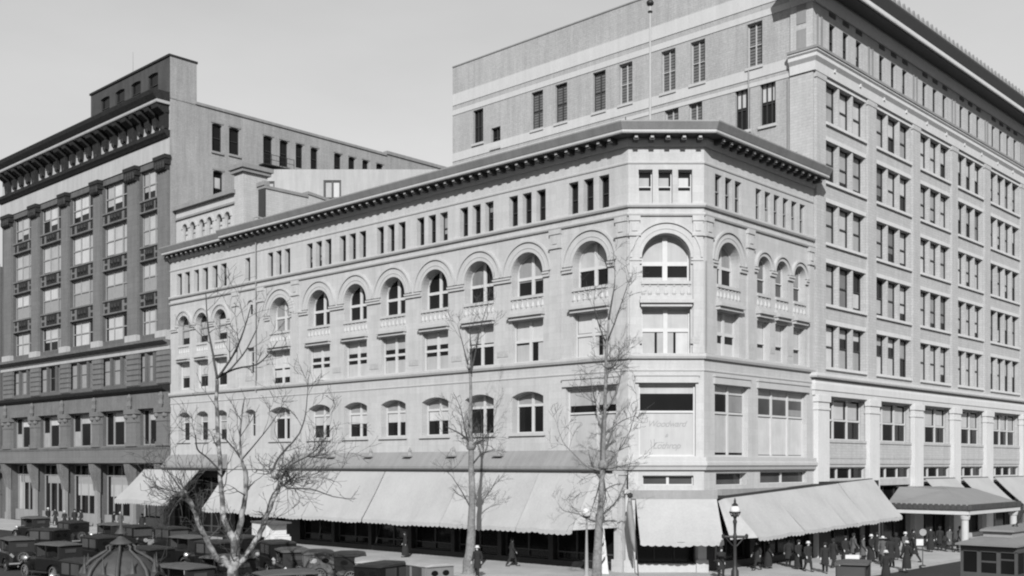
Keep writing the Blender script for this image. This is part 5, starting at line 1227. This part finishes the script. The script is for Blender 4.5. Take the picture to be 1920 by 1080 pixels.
# ornamental iron dome in the left foreground
KIRON = mat('painted_iron', 0.05, 0.6, 0.2, 2, streak=0.2, bump=0.3); kd = 30.0; kc = W(227, 1012, kd); kx, ky = kc.x, kd
t = thing('ornamental_kiosk', 'ornate grey iron kiosk dome with two conical caps and scrolled ribs', 'kiosk', (kx, ky, 0))
KZ = kc.z
m = MB(); m.lathe((kx, ky, KZ-1.4), [(1.1, 0), (1.1, .08), (1.03, .4), (.86, .68), (.6, .9), (.36, 1.02), (.22, 1.1)], 24); m.build('dome', GREYIRON, t, True)
m = MB(); m.lathe((kx, ky, KZ-.12), [(.3, 0), (.29, .04), (.14, .14), (.06, .24), (.05, .28)], 18); m.build('lower_cap', KIRON, t, True)
m = MB(); m.lathe((kx, ky, KZ+.16), [(.17, 0), (.16, .03), (.08, .12), (.035, .22), (.03, .5), (.005, .7)], 16); m.build('finial', KIRON, t, True)
m = MB(); m.lathe((kx, ky, KZ-.4), [(.24, 0), (.26, .06), (.18, .14), (.12, .24), (.14, .29)], 14); m.build('neck', BLACK, t, True)
for k in range(8):
    a = 2*pi*k/8+.25; e = Vector((cos(a), sin(a), 0)); c0_ = Vector((kx, ky, 0)); m = MB()
    pts = [c0_+e*r+Vector((0, 0, KZ-2.2+z)) for r, z in ((1.16, .75), (1.12, 1.1), (1.0, 1.42), (.78, 1.66), (.52, 1.82), (.36, 1.92), (.38, 2.02), (.3, 2.06), (.25, 2.0))]
    m.tube(pts, [.06, .06, .055, .05, .045, .04, .035, .03, .02], 7)
    m.build('rib', KIRON, t, True)
    a += pi/8; e = Vector((cos(a), sin(a), 0)); m = MB()
    m.lathe(tuple(c0_+e*.98+Vector((0, 0, KZ-1.1))), [(.09, 0), (.13, .12), (.07, .3), (.03, .5), (.005, .72)], 8); m.build('pinnacle', GREYIRON, t)
    m = MB(); f0 = Frame(c0_+e*1.02, (-e.y, e.x), (e.x, e.y)); m.ring(f0, 0, KZ-1.3, .2, .27, -.3, .06, seg=14); m.ring(f0, 0, KZ-1.3, .36, .44, -.3, .1, seg=14); m.build('arched_dormer', KIRON, t)
m = MB(); m.lathe((kx, ky, 0), [(1.2, 0), (1.2, .3), (1.02, .35), (1.0, KZ-1.9), (1.2, KZ-1.75), (1.25, KZ-1.45), (1.1, KZ-1.4)], 16); m.build('drum', GREYIRON, t)

# ================================================================== PEOPLE
def person(x, y, d, label, h=1.72, face=0.0, stride=.25, dress=False, coat=CLOTHD, hat='cap', hatm=CLOTHD, legm=CLOTHD, arm=.2):
    px = (x-960)/2031*d
    root = thing('person', label, 'person', (px, d, .13), face, 'pedestrians'); s = h/1.72
    V = []; E = []; Rr = []
    def v(p, r, link=None):
        V.append((p[0]*s, p[1]*s, p[2]*s)); Rr.append(tuple(q*s for q in r) if isinstance(r, tuple) else (r*s, r*s))
        if link is not None: E.append((link, len(V)-1))
        return len(V)-1
    pel = v((0, 0, .95), (.14, .11)); sp = v((0, .0, 1.18), (.13, .1), pel); ch = v((0, 0, 1.38), (.16, .11), sp); nk = v((0, -.01, 1.5), .05, ch); hd = v((0, -.02, 1.585), (.065, .075), nk); tp_ = v((0, -.02, 1.67), (.07, .08), hd)
    v((0, -.115, 1.58), .016, hd)
    arms = []; feet = []
    for sg in (-1, 1):
        sh = v((sg*.19, 0, 1.42), .055, ch); el = v((sg*.24, .03+sg*arm*.3, 1.14), .042, sh); wr = v((sg*.24, -.08+sg*arm*.7, .92), .028, el); pa = v((sg*.24, -.1+sg*arm*.75, .86), (.034, .02), wr)
        for k in range(4): f1 = v((sg*.24+(k-1.5)*.018, -.115+sg*arm*.78, .81+abs(k-1.4)*.008), .009, pa); v((sg*.24+(k-1.5)*.018-sg*.012, -.12+sg*arm*.78, .775+abs(k-1.4)*.01), .008, f1)
        th = v((sg*.24-sg*.035, -.13+sg*arm*.75, .85), .01, wr)
        hp_ = v((sg*.09, 0, .9), .085, pel); kn = v((sg*.1, -.04-sg*stride*.45, .5), .055, hp_); an = v((sg*.1, .02-sg*stride, .09), .038, kn); v((sg*.1, -.13-sg*stride, .035), .033, an)
        arms.append((V[sh], V[el], V[wr])); feet.append((V[hp_], V[kn], V[an]))
    me = bpy.data.meshes.new('body'); me.from_pydata(V, E, []); o = bpy.data.objects.new('body', me); col.objects.link(o); o.parent = root; me.materials.append(SKIN)
    md = o.modifiers.new('Skin', 'SKIN'); sv = me.skin_vertices[0].data
    for i, r in enumerate(Rr): sv[i].radius = r
    sv[0].use_root = True; md.use_smooth_shade = True; o.modifiers.new('Sub', 'SUBSURF').levels = 1
    m = MB()
    if dress: rings = [(0, -.0, .14, .27, .26), (0, 0, .5, .25, .24), (0, 0, .85, .2, .17), (0, 0, 1.02, .155, .125), (0, 0, 1.25, .17, .13), (0, 0, 1.4, .215, .13), (0, -.0, 1.465, .18, .1), (0, -.01, 1.5, .08, .08), (0, -.01, 1.53, .066, .066)]
    else: rings = [(0, .01, .52, .23, .2), (0, .01, .75, .215, .18), (0, 0, 1.0, .18, .145), (0, 0, 1.2, .175, .135), (0, 0, 1.38, .225, .135), (0, 0, 1.46, .2, .105), (0, -.01, 1.5, .09, .085), (0, -.01, 1.53, .07, .07)]
    m.loft([tuple(q*s for q in r) for r in rings])
    for a in arms: m.tube([(a[0][0]*.55, a[0][1], a[0][2]+.0)]+[a[0]]+list(a[1:]), [.08*s, .09*s, .068*s, .05*s], 8)
    local_build(m, 'coat' if not dress else 'dress', coat, root)
    m = MB()
    for f in feet: m.tube(f, [.105*s, .08*s, .06*s], 8)
    if not dress: local_build(m, 'trousers', legm, root)
    for f, sg in zip(feet, (-1, 1)):
        q = Vector(f[2]); m = MB(); m.tube([q+Vector((0, .05*s, -.045*s)), q+Vector((0, -.05*s, -.045*s)), q+Vector((0, -.16*s, -.055*s)), q+Vector((0, -.21*s, -.06*s))], [.04*s, .048*s, .042*s, .02*s], 8); local_build(m, 'shoe', BLACK, root)
    m = MB(); m.lathe((0, .012*s, 1.585*s), [(.05*s, -.06*s), (.088*s, .0), (.098*s, .06*s), (.085*s, .12*s), (.02*s, .16*s)], 12); local_build(m, 'hair', HAIR, root)
    m = MB(); z = 1.675*s; br = {'brim': .155, 'wide': .26, 'cap': .115}[hat]
    m.lathe((0, -.02*s, z), [(br*s, 0), (br*s, .015), (.11*s, .02), (.11*s, .08), (.09*s, .12), (.02*s, .135)], 14); local_build(m, 'hat', hatm, root)
    return root
PP = [(1515, 64.2, 'man in a dark overcoat and pale hat walking under the right awnings', dict(hat='brim', hatm=CLOTHL, face=.3)),
 (1547, 63.2, 'man in a dark overcoat and dark hat just left of the flat-topped touring car', dict(hat='brim', face=-.3, stride=.32)),
 (1618, 69.5, 'person in grey coat behind the touring car, left of the white-hatted one', dict(coat=CLOTHM, face=1.2, stride=.1)),
 (1633, 70.5, 'woman in dark dress with pointed white hat behind the touring car', dict(dress=True, hat='brim', hatm=CLOTHL, face=.9, stride=.1)),
 (1655, 69.5, 'woman in a very wide pale hat beside the awning end', dict(dress=True, hat='wide', hatm=CLOTHL, face=2.6, coat=CLOTHM, h=1.66)),
 (1670, 67.0, 'tall man in black overcoat walking away on the corner pavement', dict(face=3.0, hat='brim', stride=.34, h=1.82)),
 (1661, 57.5, 'woman in black dress with pale hat nearest the lower edge of the picture', dict(dress=True, hat='brim', hatm=CLOTHL, face=2.9)),
 (1700, 64.6, 'woman in long black dress and light hat in the middle of the right pavement', dict(dress=True, hat='brim', hatm=CLOTHL, face=2.4, stride=.2)),
 (1697, 73.0, 'figure in a white-topped hat in the shade left of the canopy', dict(coat=CLOTHM, hat='brim', hatm=CLOTHL, face=.5)),
 (1715, 70.3, 'man in dark suit stepping past the traffic post', dict(face=-2.2, stride=.35)),
 (1352, 60.0, 'dark-coated figure standing left of the globe lamp post', dict(face=.2, stride=.08)),
 (895, 60.8, 'person in dark coat and pale hat beside the slim tree trunk', dict(face=-.5, hat='brim', hatm=CLOTHL, stride=.12)),
 (90, 113.5, 'leftmost woman in dark coat before the brown block', dict(dress=True, hat='brim', hatm=CLOTHL, face=.8)),
 (104, 112.6, 'woman in dark dress and white collar second from the left', dict(dress=True, hat='brim', face=-.4)),
 (121, 111.3, 'small figure with white hat before the brown block shopfront', dict(dress=True, hat='brim', hatm=CLOTHL, face=.2, h=1.5)),
 (140, 110.0, 'man in black coat standing before the half-shuttered shopfront', dict(face=.4)),
 (152, 109.0, 'woman in black beside the man at the half-shuttered shopfront', dict(dress=True, face=-.9, hat='brim')),
 (213, 104.3, 'man in black coat bending left before the pale shop blind', dict(face=1.4, stride=.3)),
 (226, 103.4, 'figure in grey with white hat before the pale shop blind', dict(face=.2, coat=CLOTHM, hat='brim', hatm=CLOTHL)),
 (267, 100.0, 'man in black standing at the left awning edge', dict(face=-.2)),
 (1875, 76.5, 'dark figure under the far end of the entrance canopy', dict(face=1.0)), (1780, 78.6, 'person waiting in the shade under the canopy', dict(face=.4, coat=CLOTHM, hat='brim'))]
PP += [(x, d, lb, dict(face=fc, coat=c, hat=h, dress=dr, stride=st_)) for x, d, lb, fc, c, h, dr, st_ in [
 (1497, 65.5, 'dark woman half behind the pale-hatted man under the right awnings', .5, CLOTHD, 'brim', True, .1), (1478, 67.0, 'man in black at the shop window left of the strolling pair', 2.8, CLOTHD, 'brim', False, .1),
 (1440, 66.0, 'dark woman by the shop window right of the globe lamp', 1.5, CLOTHD, 'cap', True, .1), (1420, 65.0, 'man in dark suit just right of the globe lamp', -1.2, CLOTHD, 'brim', False, .3),
 (1562, 66.5, 'man in black behind the dark-hatted stroller', 2.2, CLOTHD, 'brim', False, .25), (1585, 69.0, 'dark woman at the window behind the notice board', .3, CLOTHD, 'brim', True, .1),
 (1600, 71.5, 'man in grey suit deepest under the awning behind the notice board', 1.8, CLOTHM, 'cap', False, .2), (1645, 72.5, 'dark figure in the awning shade beside the wide pale hat', -.6, CLOTHD, 'brim', False, .15),
 (1680, 72.0, 'woman in black just behind the tall man in overcoat', 2.9, CLOTHD, 'brim', True, .1), (1712, 76.5, 'man in black at the canopy corner post', .8, CLOTHD, 'brim', False, .2),
 (1745, 78.5, 'woman in black under the left half of the canopy', -.4, CLOTHD, 'cap', True, .1), (1762, 79.5, 'man in dark coat at the shaded canopy doors', 3.0, CLOTHD, 'brim', False, .1), (1800, 80.0, 'woman in grey beside the white canopy column', .6, CLOTHM, 'brim', True, .1),
 (960, 67.5, 'dark man walking past the shop windows right of the slim tree', 1.7, CLOTHD, 'brim', False, .35), (760, 74.0, 'dark woman before the shop windows left of the slim tree', -1.6, CLOTHD, 'brim', True, .1)]]
for x, d, lb, kw in PP: person(x, 0, d, lb, **kw)
